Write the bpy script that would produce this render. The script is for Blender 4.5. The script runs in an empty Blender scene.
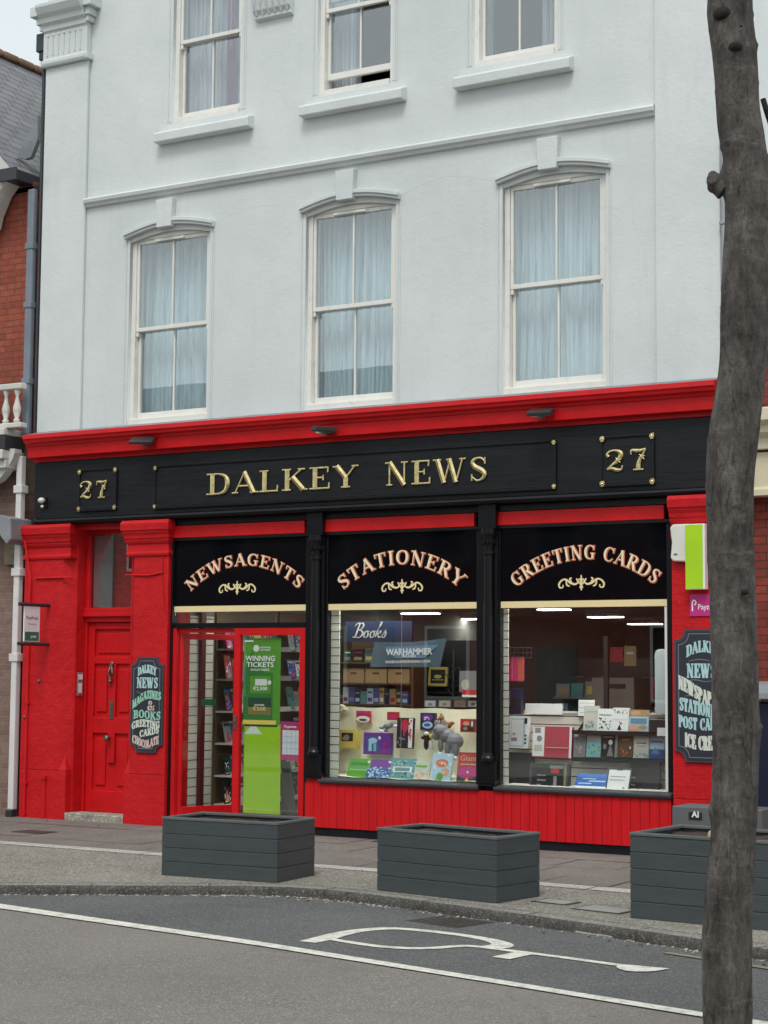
import bpy, bmesh, math, random
from mathutils import Vector, Matrix
random.seed(7)
SC = bpy.context.scene
COL = SC.collection
R = math.radians

# ------------------------------------------------------------------ camera
FPX = 1750.0
EYE = Vector((13.5, -15.4, 1.6))
RT = Vector((0.8641949919124876, 0.5030975626329792, 0.00773682274134602))
UP = Vector((0.03894459488631185, -0.08221162333846765, 0.9958536878061932))
FW = Vector((-0.5016476198314077, 0.8603104622523252, 0.0906398039311318))
cd = bpy.data.cameras.new('camera'); cam = bpy.data.objects.new('camera', cd); COL.objects.link(cam)
cam.matrix_world = Matrix(((RT.x, UP.x, -FW.x, EYE.x), (RT.y, UP.y, -FW.y, EYE.y), (RT.z, UP.z, -FW.z, EYE.z), (0, 0, 0, 1)))
cd.sensor_fit = 'VERTICAL'; cd.sensor_height = 24.0; cd.lens = FPX / 1024 * 24.0
cd.clip_start = 0.05; cd.clip_end = 800
SC.camera = cam
# ------------------------------------------------------------------ sky, sun, exposure
SUN_EL, SUN_AZ = 55.0, 162.0      # soft overcast sun, in front of the shop and slightly to the right
w = bpy.data.worlds.new('World'); SC.world = w; w.use_nodes = True
nt = w.node_tree; nt.nodes.clear()
sky = nt.nodes.new('ShaderNodeTexSky'); sky.sky_type = 'NISHITA'; sky.sun_disc = False
sky.sun_elevation = R(SUN_EL); sky.sun_rotation = R(SUN_AZ); sky.dust_density = 4.0; sky.air_density = 1.0
hs = nt.nodes.new('ShaderNodeHueSaturation'); hs.inputs['Saturation'].default_value = 0.22
bg = nt.nodes.new('ShaderNodeBackground'); bg.inputs['Strength'].default_value = 0.15
wo = nt.nodes.new('ShaderNodeOutputWorld')
ov = nt.nodes.new('ShaderNodeMix'); ov.data_type = 'RGBA'; ov.blend_type = 'MIX'; ov.inputs[0].default_value = 0.62   # high thin overcast over the clear sky
ov.inputs[7].default_value = (5.4, 6.05, 6.2, 1)
nt.links.new(sky.outputs[0], hs.inputs['Color']); nt.links.new(hs.outputs[0], ov.inputs[6]); nt.links.new(ov.outputs[2], bg.inputs[0]); nt.links.new(bg.outputs[0], wo.inputs[0])
sl = bpy.data.lights.new('sun', 'SUN'); sl.energy = 1.2; sl.angle = R(18); sl.color = (1.0, 0.97, 0.93)
so = bpy.data.objects.new('sun', sl); COL.objects.link(so); so.location = (6, -8, 20)
az = R(SUN_AZ); el = R(SUN_EL)
sd = Vector((math.sin(az) * math.cos(el), math.cos(az) * math.cos(el), math.sin(el)))
so.rotation_euler = sd.to_track_quat('Z', 'Y').to_euler()
SC.view_settings.view_transform = 'Standard'; SC.view_settings.look = 'None'
SC.view_settings.gamma = 1; SC.view_settings.use_curve_mapping = False
SC.view_settings.exposure = 0.22

# ------------------------------------------------------------------ measuring helpers (survey of the place)
def _ray(px, py):
    return RT * ((px - 384) / FPX) + UP * (-(py - 512) / FPX) + FW
def W(px, py, Y=0.0):
    d = _ray(px, py); k = (Y - EYE.y) / d.y
    return (EYE.x + d.x * k, EYE.z + d.z * k)
def G(px, py, z=0.0):
    d = _ray(px, py); k = (z - EYE.z) / d.z
    return (EYE.x + d.x * k, EYE.y + d.y * k)

# ------------------------------------------------------------------ materials
MATS = {}
def nm(name):
    m = bpy.data.materials.new(name); m.use_nodes = True; MATS[name] = m
    return m, m.node_tree, m.node_tree.nodes['Principled BSDF']
def lk(t, a, b): t.links.new(a, b)
def coords(t, scale=(1, 1, 1), kind='pos'):
    if kind == 'pos':
        g = t.nodes.new('ShaderNodeNewGeometry'); src = g.outputs['Position']
    else:
        g = t.nodes.new('ShaderNodeTexCoord'); src = g.outputs['Object']
    mp = t.nodes.new('ShaderNodeMapping'); mp.inputs['Scale'].default_value = scale
    lk(t, src, mp.inputs['Vector']); return mp.outputs[0]
def noise(t, vec, s, d=6, r=0.6):
    n = t.nodes.new('ShaderNodeTexNoise'); n.inputs['Scale'].default_value = s
    n.inputs['Detail'].default_value = d; n.inputs['Roughness'].default_value = r
    lk(t, vec, n.inputs['Vector']); return n.outputs['Fac']
def ramp(t, f, stops):
    r = t.nodes.new('ShaderNodeValToRGB'); e = r.color_ramp.elements
    while len(e) < len(stops): e.new(0.5)
    for k, (p, c) in enumerate(stops):
        e[k].position = p; e[k].color = (*c, 1) if len(c) == 3 else c
    lk(t, f, r.inputs[0]); return r.outputs[0]
def mixc(t, f, a, b, mode='MIX'):
    m = t.nodes.new('ShaderNodeMix'); m.data_type = 'RGBA'; m.blend_type = mode
    for sock, v in ((m.inputs[0], f), (m.inputs[6], a), (m.inputs[7], b)):
        if isinstance(v, (int, float)): sock.default_value = v
        elif isinstance(v, tuple): sock.default_value = (*v, 1)
        else: lk(t, v, sock)
    return m.outputs[2]
def bump(t, p, h, strength, dist=0.01, prev=None):
    b = t.nodes.new('ShaderNodeBump'); b.inputs['Strength'].default_value = strength; b.inputs['Distance'].default_value = dist
    lk(t, h, b.inputs['Height'])
    if prev is not None: lk(t, prev, b.inputs['Normal'])
    lk(t, b.outputs[0], p.inputs['Normal']); return b.outputs[0]
def sc3(c, k): return tuple(min(1, x * k) for x in c)
def paint(name, col, rough=0.45, var=0.12, bs=0.15, bscale=40, scale=(1, 1, 1), dirt=None, spec=0.5, metal=0.0, coat=0.0, kind='pos'):
    m, t, p = nm(name)
    v = coords(t, scale, kind)
    n = noise(t, v, 3.0)
    c = ramp(t, n, [(0.3, sc3(col, 1 - var)), (0.7, sc3(col, 1 + var))])
    if dirt:
        n2 = noise(t, v, 9.0, 10, 0.75)
        f = ramp(t, n2, [(0.55, (0, 0, 0)), (0.72, (1, 1, 1))])
        c = mixc(t, f, c, mixc(t, 0.5, col, dirt))
    lk(t, c, p.inputs['Base Color']); p.inputs['Roughness'].default_value = rough
    p.inputs['Metallic'].default_value = metal; p.inputs['Specular IOR Level'].default_value = spec
    p.inputs['Coat Weight'].default_value = coat
    if bs: bump(t, p, noise(t, v, bscale, 5), bs, 0.01)
    return m
def emis(name, col, s):
    m, t, p = nm(name); p.inputs['Base Color'].default_value = (*col, 1)
    p.inputs['Emission Color'].default_value = (*col, 1); p.inputs['Emission Strength'].default_value = s; return m
def glass(name, refl=0.06, tint=(1, 1, 1), wob=0.0):
    m = bpy.data.materials.new(name); m.use_nodes = True; MATS[name] = m; t = m.node_tree; t.nodes.clear()
    lw = t.nodes.new('ShaderNodeLayerWeight'); lw.inputs[0].default_value = 0.5
    po = t.nodes.new('ShaderNodeMath'); po.operation = 'POWER'; po.inputs[1].default_value = 5.0; lk(t, lw.outputs['Facing'], po.inputs[0])
    ma = t.nodes.new('ShaderNodeMath'); ma.operation = 'MULTIPLY_ADD'; ma.inputs[1].default_value = 1 - refl; ma.inputs[2].default_value = refl
    ma.use_clamp = True; lk(t, po.outputs[0], ma.inputs[0])
    tr = t.nodes.new('ShaderNodeBsdfTransparent'); tr.inputs[0].default_value = (*tint, 1)
    gl = t.nodes.new('ShaderNodeBsdfGlossy'); gl.inputs['Roughness'].default_value = 0.0
    mx = t.nodes.new('ShaderNodeMixShader'); out = t.nodes.new('ShaderNodeOutputMaterial')
    lk(t, ma.outputs[0], mx.inputs[0]); lk(t, tr.outputs[0], mx.inputs[1]); lk(t, gl.outputs[0], mx.inputs[2]); lk(t, mx.outputs[0], out.inputs[0])
    if wob:
        v = coords(t); b = t.nodes.new('ShaderNodeBump'); b.inputs['Strength'].default_value = wob; b.inputs['Distance'].default_value = 0.004
        lk(t, noise(t, v, 2.5, 1, 0.3), b.inputs['Height']); lk(t, b.outputs[0], gl.inputs['Normal'])
    return m

DOORGLASS = glass('door_glass', 0.03, (0.95, 0.97, 0.97), 0.0)
# painted render: trowelled, slightly patchy
m, t, p = nm('painted_render'); v = coords(t)
big = noise(t, v, 0.7, 4, 0.55); mid = noise(t, coords(t, (1, 1, 1.0)), 5.0, 8, 0.65)
c = ramp(t, big, [(0.3, (0.555, 0.595, 0.588)), (0.7, (0.655, 0.688, 0.680))])
streak = noise(t, coords(t, (6, 6, 0.5)), 1.6, 6, 0.6)
c = mixc(t, ramp(t, streak, [(0.54, (0, 0, 0)), (0.76, (0.16, 0.16, 0.16))]), c, (0.40, 0.43, 0.41))
c = mixc(t, ramp(t, mid, [(0.56, (0, 0, 0)), (0.74, (0.14, 0.14, 0.14))]), c, (0.46, 0.49, 0.48))
vo = t.nodes.new('ShaderNodeTexVoronoi'); vo.feature = 'DISTANCE_TO_EDGE'; vo.inputs['Scale'].default_value = 0.55
nn = t.nodes.new('ShaderNodeTexNoise'); nn.inputs['Scale'].default_value = 1.8; nn.inputs['Detail'].default_value = 8; lk(t, v, nn.inputs['Vector']); lk(t, mixc(t, 0.35, v, nn.outputs['Color']), vo.inputs['Vector'])
c = mixc(t, ramp(t, vo.outputs['Distance'], [(0.0, (0.07, 0.07, 0.07)), (0.004, (0, 0, 0))]), c, (0.30, 0.32, 0.31))
lk(t, c, p.inputs['Base Color']); p.inputs['Roughness'].default_value = 0.75
n1 = noise(t, v, 4.5, 5, 0.6); n2 = noise(t, v, 30, 7, 0.78)
fl = ramp(t, noise(t, coords(t, (1, 1, 1.4)), 13, 10, 0.8), [(0.55, (0, 0, 0)), (0.60, (1, 1, 1))])
b1 = bump(t, p, n1, 0.22, 0.03); fm = ramp(t, noise(t, v, 0.9, 3, 0.5), [(0.45, (0.25, 0.25, 0.25)), (0.62, (1, 1, 1))]); b1 = bump(t, p, mixc(t, 1.0, fl, fm, 'MULTIPLY'), 0.22, 0.005, b1); b2 = bump(t, p, n2, 0.50, 0.008, b1)
RENDER = m
WHITE = paint('timber_white', (0.72, 0.71, 0.66), 0.4, 0.05, 0.05, dirt=(0.4, 0.4, 0.36))
# painted red plaster on brick
m, t, p = nm('red_masonry_paint'); v = coords(t)
c = ramp(t, noise(t, v, 2.2, 6), [(0.3, (0.47, 0.006, 0.010)), (0.7, (0.58, 0.010, 0.014))])
sp = ramp(t, noise(t, v, 26, 8, 0.75), [(0.64, (0, 0, 0)), (0.72, (0.6, 0.6, 0.6))])
c = mixc(t, sp, c, (0.40, 0.004, 0.005)); lk(t, c, p.inputs['Base Color']); p.inputs['Roughness'].default_value = 0.55; p.inputs['Specular IOR Level'].default_value = 0.25
br = t.nodes.new('ShaderNodeTexBrick'); br.inputs['Scale'].default_value = 1; br.inputs['Brick Width'].default_value = 0.225
br.inputs['Row Height'].default_value = 0.075; br.inputs['Mortar Size'].default_value = 0.006; br.inputs['Mortar Smooth'].default_value = 1.0
sx = t.nodes.new('ShaderNodeSeparateXYZ'); cx = t.nodes.new('ShaderNodeCombineXYZ'); lk(t, v, sx.inputs[0]); lk(t, sx.outputs[0], cx.inputs[0]); lk(t, sx.outputs[2], cx.inputs[1]); lk(t, cx.outputs[0], br.inputs['Vector'])
iv = t.nodes.new('ShaderNodeMath'); iv.operation = 'SUBTRACT'; iv.inputs[0].default_value = 1; lk(t, br.outputs['Fac'], iv.inputs[1])
b1 = bump(t, p, iv.outputs[0], 0.12, 0.006); b2 = bump(t, p, noise(t, v, 9, 5, 0.65), 0.5, 0.03, b1); bump(t, p, noise(t, v, 45, 4), 0.35, 0.008, b2)
REDM = m
RED = paint('red_gloss_paint', (0.55, 0.008, 0.011), 0.38, 0.12, 0.22, 22, (1, 1, 1), dirt=(0.22, 0.004, 0.006), spec=0.3)
REDC = paint('red_cladding_paint', (0.56, 0.009, 0.013), 0.45, 0.14, 0.15, 14, (6, 6, 0.6), dirt=(0.28, 0.004, 0.006), spec=0.25)
# black fascia board: weathered, slightly blistered gloss
m, t, p = nm('black_fascia_paint'); v = coords(t, (0.5, 1, 3.2))
c = ramp(t, noise(t, v, 3.5, 8, 0.7), [(0.35, (0.005, 0.006, 0.008)), (0.75, (0.013, 0.015, 0.019))])
lk(t, c, p.inputs['Base Color']); p.inputs['Roughness'].default_value = 0.45; p.inputs['Specular IOR Level'].default_value = 0.28
bb = bump(t, p, noise(t, coords(t, (0.35, 1, 4)), 6, 6, 0.6), 0.30, 0.010); bump(t, p, noise(t, coords(t), 50, 4), 0.12, 0.004, bb)
BLACKF = m
BLACK = paint('black_gloss_paint', (0.006, 0.0065, 0.008), 0.32, 0.2, 0.10, 20, spec=0.3)
BLACKG = paint('black_painted_glass', (0.0035, 0.004, 0.006), 0.06, 0.2, 0.0, spec=0.25)
DARKSILL = paint('dark_grey_sill_paint', (0.05, 0.053, 0.058), 0.45, 0.15, 0.15, 40)
m, t, p = nm('gilding'); v = coords(t)
lk(t, ramp(t, noise(t, v, 30, 4), [(0.3, (0.55, 0.42, 0.16)), (0.7, (0.90, 0.76, 0.42))]), p.inputs['Base Color'])
p.inputs['Metallic'].default_value = 1.0; p.inputs['Roughness'].default_value = 0.24; bump(t, p, noise(t, v, 90, 3), 0.2, 0.004); GOLD = m
CREAMP = paint('cream_paint', (0.80, 0.66, 0.36), 0.5, 0.03, 0)
CREAML = paint('pale_cream_lettering', (0.86, 0.72, 0.50), 0.5, 0.04, 0)
ORANGE = paint('orange_red_outline', (0.55, 0.14, 0.06), 0.5, 0.05, 0)
GLASS = glass('window_glass', 0.20, (0.92, 0.96, 0.97), 0.06)
GLASSS = glass('shop_window_glass', 0.11, (0.95, 0.97, 0.97), 0.0)
def curtain_mat(name, col):
    m, t, p = nm(name); v = coords(t); p.inputs['Roughness'].default_value = 0.9
    dots = t.nodes.new('ShaderNodeTexVoronoi'); dots.inputs['Scale'].default_value = 7; lk(t, v, dots.inputs['Vector'])
    f = ramp(t, dots.outputs['Distance'], [(0.0, (1, 1, 1)), (0.09, (0, 0, 0))])
    lk(t, mixc(t, f, col, (0.95, 0.95, 0.95)), p.inputs['Base Color'])
    # sheer weave in vertical streaks: dark room shows through, standing in for pleat shading
    wv = noise(t, coords(t, (1, 1, 0.05)), 24, 6, 0.75)
    tr = t.nodes.new('ShaderNodeBsdfTransparent'); mx = t.nodes.new('ShaderNodeMixShader'); out = t.nodes['Material Output']
    lk(t, ramp(t, wv, [(0.34, (0.55, 0.55, 0.55)), (0.47, (0.12, 0.12, 0.12)), (0.60, (0.0, 0.0, 0.0))]), mx.inputs[0]); lk(t, p.outputs[0], mx.inputs[1]); lk(t, tr.outputs[0], mx.inputs[2]); lk(t, mx.outputs[0], out.inputs[0])
    return m
NET = curtain_mat('sheer_blue_white_fabric', (0.78, 0.90, 0.93))
NETW = curtain_mat('white_curtain_fabric', (0.74, 0.76, 0.80))
PURPLE = paint('plum_curtain_fabric', (0.30, 0.10, 0.24), 0.9, 0.2, 0)
def brick(name, c1, c2, mort, rough=0.85, bw=0.225, rh=0.075):
    m, t, p = nm(name); v = coords(t)
    sx = t.nodes.new('ShaderNodeSeparateXYZ'); ad = t.nodes.new('ShaderNodeMath'); ad.operation = 'ADD'; cx = t.nodes.new('ShaderNodeCombineXYZ')
    lk(t, v, sx.inputs[0]); lk(t, sx.outputs[0], ad.inputs[0]); lk(t, sx.outputs[1], ad.inputs[1]); lk(t, ad.outputs[0], cx.inputs[0]); lk(t, sx.outputs[2], cx.inputs[1])
    br = t.nodes.new('ShaderNodeTexBrick'); lk(t, cx.outputs[0], br.inputs['Vector'])
    br.inputs['Scale'].default_value = 1; br.inputs['Brick Width'].default_value = bw; br.inputs['Row Height'].default_value = rh
    br.inputs['Mortar Size'].default_value = 0.006; br.inputs['Color1'].default_value = (*c1, 1); br.inputs['Color2'].default_value = (*c2, 1); br.inputs['Mortar'].default_value = (*mort, 1)
    c = mixc(t, ramp(t, noise(t, v, 14, 8, 0.7), [(0.4, (0, 0, 0)), (0.8, (0.75, 0.75, 0.75))]), br.outputs['Color'], sc3(c2, 0.45))
    c = mixc(t, ramp(t, noise(t, v, 1.5, 5), [(0.45, (0, 0, 0)), (0.8, (0.4, 0.4, 0.4))]), c, sc3(mort, 0.7))
    lk(t, c, p.inputs['Base Color']); p.inputs['Roughness'].default_value = rough
    iv = t.nodes.new('ShaderNodeMath'); iv.operation = 'SUBTRACT'; iv.inputs[0].default_value = 1; lk(t, br.outputs['Fac'], iv.inputs[1])
    b = bump(t, p, iv.outputs[0], 0.7, 0.008); bump(t, p, noise(t, v, 60, 5), 0.3, 0.004, b); return m
BRICK = brick('orange_red_brick', (0.36, 0.085, 0.045), (0.27, 0.055, 0.03), (0.14, 0.055, 0.04))
BRICKOLD = brick('old_brown_brick', (0.20, 0.11, 0.085), (0.27, 0.17, 0.14), (0.24, 0.21, 0.18))
BRICKR = brick('dark_red_brick', (0.30, 0.055, 0.03), (0.21, 0.03, 0.02), (0.07, 0.03, 0.025))
m, t, p = nm('roof_slate'); tc = t.nodes.new('ShaderNodeTexCoord')
br = t.nodes.new('ShaderNodeTexBrick'); lk(t, tc.outputs['UV'], br.inputs['Vector']); br.inputs['Scale'].default_value = 1
br.inputs['Brick Width'].default_value = 0.30; br.inputs['Row Height'].default_value = 0.15; br.inputs['Mortar Size'].default_value = 0.008
br.inputs['Color1'].default_value = (0.16, 0.165, 0.185, 1); br.inputs['Color2'].default_value = (0.215, 0.215, 0.23, 1); br.inputs['Mortar'].default_value = (0.035, 0.035, 0.04, 1)
lk(t, mixc(t, ramp(t, noise(t, coords(t), 6, 8), [(0.45, (0, 0, 0)), (0.8, (0.6, 0.6, 0.6))]), br.outputs['Color'], (0.27, 0.27, 0.26)), p.inputs['Base Color'])
iv = t.nodes.new('ShaderNodeMath'); iv.operation = 'SUBTRACT'; iv.inputs[0].default_value = 1; lk(t, br.outputs['Fac'], iv.inputs[1]); bump(t, p, iv.outputs[0], 0.8, 0.01)
p.inputs['Roughness'].default_value = 0.65; SLATE = m
TERRA = paint('terracotta_ridge', (0.24, 0.14, 0.09), 0.8, 0.3, 0.3, 20)
LEAD = paint('lead_grey', (0.20, 0.215, 0.23), 0.55, 0.25, 0.3, 12, dirt=(0.35, 0.35, 0.33))
PIPEG = paint('blue_grey_pipe_paint', (0.17, 0.20, 0.24), 0.5, 0.15, 0.1)
PIPED = paint('dark_pipe_paint', (0.03, 0.034, 0.04), 0.5, 0.2, 0.1)
PIPEW = paint('white_pipe_paint', (0.66, 0.65, 0.64), 0.45, 0.06, 0.05, dirt=(0.35, 0.34, 0.3))
STUCCO = paint('offwhite_painted_timber', (0.58, 0.57, 0.53), 0.6, 0.08, 0.2, 30, dirt=(0.25, 0.24, 0.2))
CREAMS = paint('cream_painted_stone', (0.62, 0.56, 0.40), 0.6, 0.06, 0.15, 20)
GREYM = paint('galvanised_metal', (0.32, 0.33, 0.34), 0.4, 0.1, 0.05, metal=0.5)
DARKM = paint('dark_metal', (0.03, 0.032, 0.035), 0.4, 0.2, 0.05)
STEEL = paint('aged_steel', (0.16, 0.15, 0.13), 0.4, 0.2, 0.1, metal=0.6)
NAVY = paint('navy_panel', (0.008, 0.012, 0.035), 0.35, 0.2, 0.05)
WOODB = paint('bare_weathered_timber', (0.24, 0.20, 0.13), 0.8, 0.25, 0.3, 30, (1, 1, 6))
# ground
def ground(name, base, dark, light, grain=260, rough=0.9, patch=0.5, bs=0.5, warm=None, crack=0.0):
    m, t, p = nm(name); v = coords(t)
    c = ramp(t, noise(t, v, patch, 6, 0.6), [(0.3, dark), (0.7, light)])
    g = t.nodes.new('ShaderNodeTexVoronoi'); g.inputs['Scale'].default_value = grain; lk(t, v, g.inputs['Vector'])
    gc = t.nodes.new('ShaderNodeSeparateColor'); lk(t, g.outputs['Color'], gc.inputs[0])
    c = mixc(t, ramp(t, gc.outputs[0], [(0.0, (0.55, 0.55, 0.55)), (0.55, (0.0, 0.0, 0.0)), (1.0, (0, 0, 0))]), c, sc3(dark, 0.35))
    c = mixc(t, ramp(t, gc.outputs[1], [(0.80, (0, 0, 0)), (0.9, (0.6, 0.6, 0.6))]), c, sc3(light, 2.0))
    st = ramp(t, noise(t, coords(t, (1.0, 2.2, 1)), 1.7, 9, 0.72), [(0.56, (0, 0, 0)), (0.74, (0.55, 0.55, 0.55))])
    c = mixc(t, st, c, sc3(dark, 0.62))
    if warm: c = mixc(t, ramp(t, noise(t, v, 1.3, 5), [(0.4, (0, 0, 0)), (0.7, (0.6, 0.6, 0.6))]), c, warm)
    if crack:
        vo = t.nodes.new('ShaderNodeTexVoronoi'); vo.feature = 'DISTANCE_TO_EDGE'; vo.inputs['Scale'].default_value = 0.45
        nn = t.nodes.new('ShaderNodeTexNoise'); nn.inputs['Scale'].default_value = 2.5; nn.inputs['Detail'].default_value = 8; lk(t, v, nn.inputs['Vector'])
        lk(t, mixc(t, 0.25, v, nn.outputs['Color']), vo.inputs['Vector'])
        c = mixc(t, ramp(t, vo.outputs['Distance'], [(0.0, (crack,) * 3), (0.007, (0, 0, 0))]), c, sc3(dark, 0.3))
    for sc2, seed_, cc, wd in ((2.3, 3.0, sc3(dark, 0.45), 0.035), (3.1, 8.0, sc3(light, 1.7), 0.022)):
        mp2 = coords(t, (1, 1, 1)); vo2 = t.nodes.new('ShaderNodeTexVoronoi'); vo2.inputs['Scale'].default_value = sc2; ad2 = t.nodes.new('ShaderNodeVectorMath'); ad2.operation = 'ADD'; ad2.inputs[1].default_value = (seed_, seed_ * 2, 0); lk(t, mp2, ad2.inputs[0]); lk(t, ad2.outputs[0], vo2.inputs['Vector'])
        c = mixc(t, ramp(t, vo2.outputs['Distance'], [(wd, (0.5, 0.5, 0.5)), (wd * 1.6, (0, 0, 0))]), c, cc)
    lk(t, c, p.inputs['Base Color']); p.inputs['Roughness'].default_value = rough; p.inputs['Specular IOR Level'].default_value = 0.3
    b = bump(t, p, noise(t, v, 120, 4, 0.7), bs, 0.006); bump(t, p, noise(t, v, 2.5, 5), 0.3, 0.02, b); return m
ASPH = ground('old_warm_asphalt', None, (0.165, 0.152, 0.138), (0.225, 0.210, 0.192), 150, patch=0.6, warm=(0.205, 0.182, 0.170), crack=0.15)
ASPHN = ground('bay_asphalt', None, (0.090, 0.092, 0.094), (0.130, 0.131, 0.130), 130, patch=0.8)
AGG = ground('exposed_aggregate_concrete', None, (0.185, 0.175, 0.148), (0.270, 0.255, 0.220), 70, patch=0.9, bs=0.8)
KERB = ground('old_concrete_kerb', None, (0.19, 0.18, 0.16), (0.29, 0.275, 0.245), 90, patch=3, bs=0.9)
KERBF = ground('dark_kerb_face', None, (0.060, 0.057, 0.050), (0.115, 0.108, 0.097), 110, patch=5, bs=1.0)  # front face coloured darker than the kerb top
STRIP = ground('pale_concrete_strip', None, (0.34, 0.325, 0.295), (0.46, 0.44, 0.41), 120, patch=3)
m = ground('paving_slab', None, (0.145, 0.130, 0.118), (0.205, 0.188, 0.172), 140, patch=1.5, warm=(0.15, 0.125, 0.115), crack=0.0)
FLAG = m
STONE = ground('stone_step', None, (0.25, 0.23, 0.19), (0.36, 0.34, 0.29), 80, patch=6)
PIT = paint('cast_iron_cover', (0.05, 0.043, 0.037), 0.6, 0.3, 0.4, 60)
COVERL = paint('steel_cover', (0.30, 0.30, 0.28), 0.6, 0.2, 0.3, 40)
m, t, p = nm('road_line_paint'); v = coords(t)
f = ramp(t, noise(t, v, 16, 9, 0.75), [(0.47, (0, 0, 0)), (0.64, (0.7, 0.7, 0.7))])
lk(t, mixc(t, f, (0.68, 0.67, 0.59), (0.24, 0.23, 0.21)), p.inputs['Base Color']); p.inputs['Roughness'].default_value = 0.8; bump(t, p, noise(t, v, 120, 3), 0.4, 0.005); LINE = m
PLANT = paint('slate_grey_planter_paint', (0.052, 0.064, 0.068), 0.5, 0.14, 0.25, 30, (1, 1, 6), dirt=(0.10, 0.11, 0.11), kind='obj')
t = PLANT.node_tree; p = t.nodes['Principled BSDF']; src = p.inputs['Base Color'].links[0].from_socket; v = coords(t, (1.2, 1.2, 5), 'obj')
sc_ = ramp(t, noise(t, v, 3.2, 10, 0.8), [(0.66, (0, 0, 0)), (0.70, (0.55, 0.55, 0.55))])
lk(t, mixc(t, sc_, src, (0.20, 0.215, 0.22)), p.inputs['Base Color'])
PLANTR = paint('planter_rim_grey', (0.105, 0.115, 0.115), 0.6, 0.15, 0.3, 30, kind='obj')
SOIL = paint('dry_soil', (0.045, 0.032, 0.024), 0.95, 0.5, 1.0, 25)
PALEW = paint('pale_wood', (0.45, 0.36, 0.25), 0.8, 0.2, 0.3)
# bark
m, t, p = nm('bark'); v = coords(t, (1, 1, 0.4))
n1 = noise(t, v, 11, 12, 0.78); n2 = noise(t, coords(t, (1, 1, 3.2)), 9, 8, 0.7); n3 = noise(t, coords(t, (1, 1, 0.22)), 62, 10, 0.7); n4 = noise(t, coords(t, (1, 1, 0.7)), 75, 10, 0.8)
c = ramp(t, n1, [(0.36, (0.030, 0.024, 0.020)), (0.46, (0.080, 0.069, 0.061)), (0.55, (0.135, 0.120, 0.109)), (0.66, (0.25, 0.232, 0.215))])
c = mixc(t, ramp(t, n2, [(0.56, (0, 0, 0)), (0.70, (0.55, 0.55, 0.55))]), c, (0.24, 0.22, 0.20))
c = mixc(t, ramp(t, n3, [(0.34, (0.75, 0.75, 0.75)), (0.42, (0, 0, 0))]), c, (0.02, 0.016, 0.014))
c = mixc(t, ramp(t, n4, [(0.38, (0.5, 0.5, 0.5)), (0.46, (0, 0, 0)), (0.58, (0, 0, 0))]), c, (0.03, 0.026, 0.023))
c = mixc(t, ramp(t, n4, [(0.57, (0, 0, 0)), (0.68, (0.5, 0.5, 0.5))]), c, (0.27, 0.26, 0.24))
lk(t, c, p.inputs['Base Color']); p.inputs['Roughness'].default_value = 0.85
vo = t.nodes.new('ShaderNodeTexVoronoi'); vo.feature = 'DISTANCE_TO_EDGE'; vo.inputs['Scale'].default_value = 16
nn = t.nodes.new('ShaderNodeTexNoise'); nn.inputs['Scale'].default_value = 9; nn.inputs['Detail'].default_value = 8; vv = coords(t, (1, 1, 0.28)); lk(t, vv, nn.inputs['Vector']); lk(t, mixc(t, 0.12, vv, nn.outputs['Color']), vo.inputs['Vector'])
ce = ramp(t, vo.outputs['Distance'], [(0.0, (0, 0, 0)), (0.05, (1, 1, 1))])
msk = ramp(t, noise(t, coords(t), 5, 4, 0.6), [(0.45, (0, 0, 0)), (0.60, (0.8, 0.8, 0.8))])
inv = t.nodes.new('ShaderNodeInvert'); lk(t, ce, inv.inputs['Color']); c = mixc(t, mixc(t, 1.0, inv.outputs[0], msk, 'MULTIPLY'), c, (0.018, 0.014, 0.012)); lk(t, c, p.inputs['Base Color'])
b = bump(t, p, n1, 0.8, 0.02); b = bump(t, p, ce, 0.35, 0.006, b); b = bump(t, p, n3, 0.9, 0.010, b); b = bump(t, p, n4, 0.6, 0.005, b); bump(t, p, n2, 0.5, 0.01, b); BARK = m
KNOT = paint('dark_knot_bark', (0.012, 0.009, 0.008), 0.9, 0.4, 0.9, 60)
LEAF = paint('leaf_green', (0.06, 0.12, 0.03), 0.6, 0.3, 0)
# shop interior
WALLI = paint('interior_dark_wall', (0.26, 0.25, 0.23), 0.8, 0.1, 0)
FLOORI = paint('interior_floor', (0.10, 0.085, 0.07), 0.5, 0.2, 0)
CEILI = paint('interior_ceiling', (0.22, 0.22, 0.21), 0.9, 0.05, 0)
ROOM = paint('upstairs_room_paint', (0.16, 0.16, 0.16), 0.9, 0.1, 0)
SLATW = paint('cream_slat_board', (0.72, 0.70, 0.60), 0.5, 0.04, 0)
GROOVE = paint('slat_groove_shadow_gap', (0.10, 0.095, 0.08), 0.8, 0.1, 0)
CLOTH = paint('pale_lemon_cloth', (0.74, 0.72, 0.52), 0.9, 0.05, 0.5, 6)
LAMP = emis('lit_ceiling_panel', (1.0, 0.98, 0.92), 13.0)
def flat(name, col, rough=0.5): return MATS.get(name) or paint(name, col, rough, 0.06, 0)
F = lambda n, c: flat(n, c)
GREEN = F('lottery_green', (0.02, 0.22, 0.03)); LIME = F('lime_green', (0.38, 0.66, 0.005)); GRN2 = F('leaf_green_print', (0.10, 0.36, 0.02)); DGRN = F('dark_green_print', (0.0, 0.07, 0.03))
PINK = F('magenta_print', (0.50, 0.02, 0.20)); WPRINT = F('white_print', (0.80, 0.80, 0.78)); BLUE = F('blue_print', (0.03, 0.10, 0.35)); SKYB = F('pale_blue_print', (0.42, 0.62, 0.75))
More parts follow.
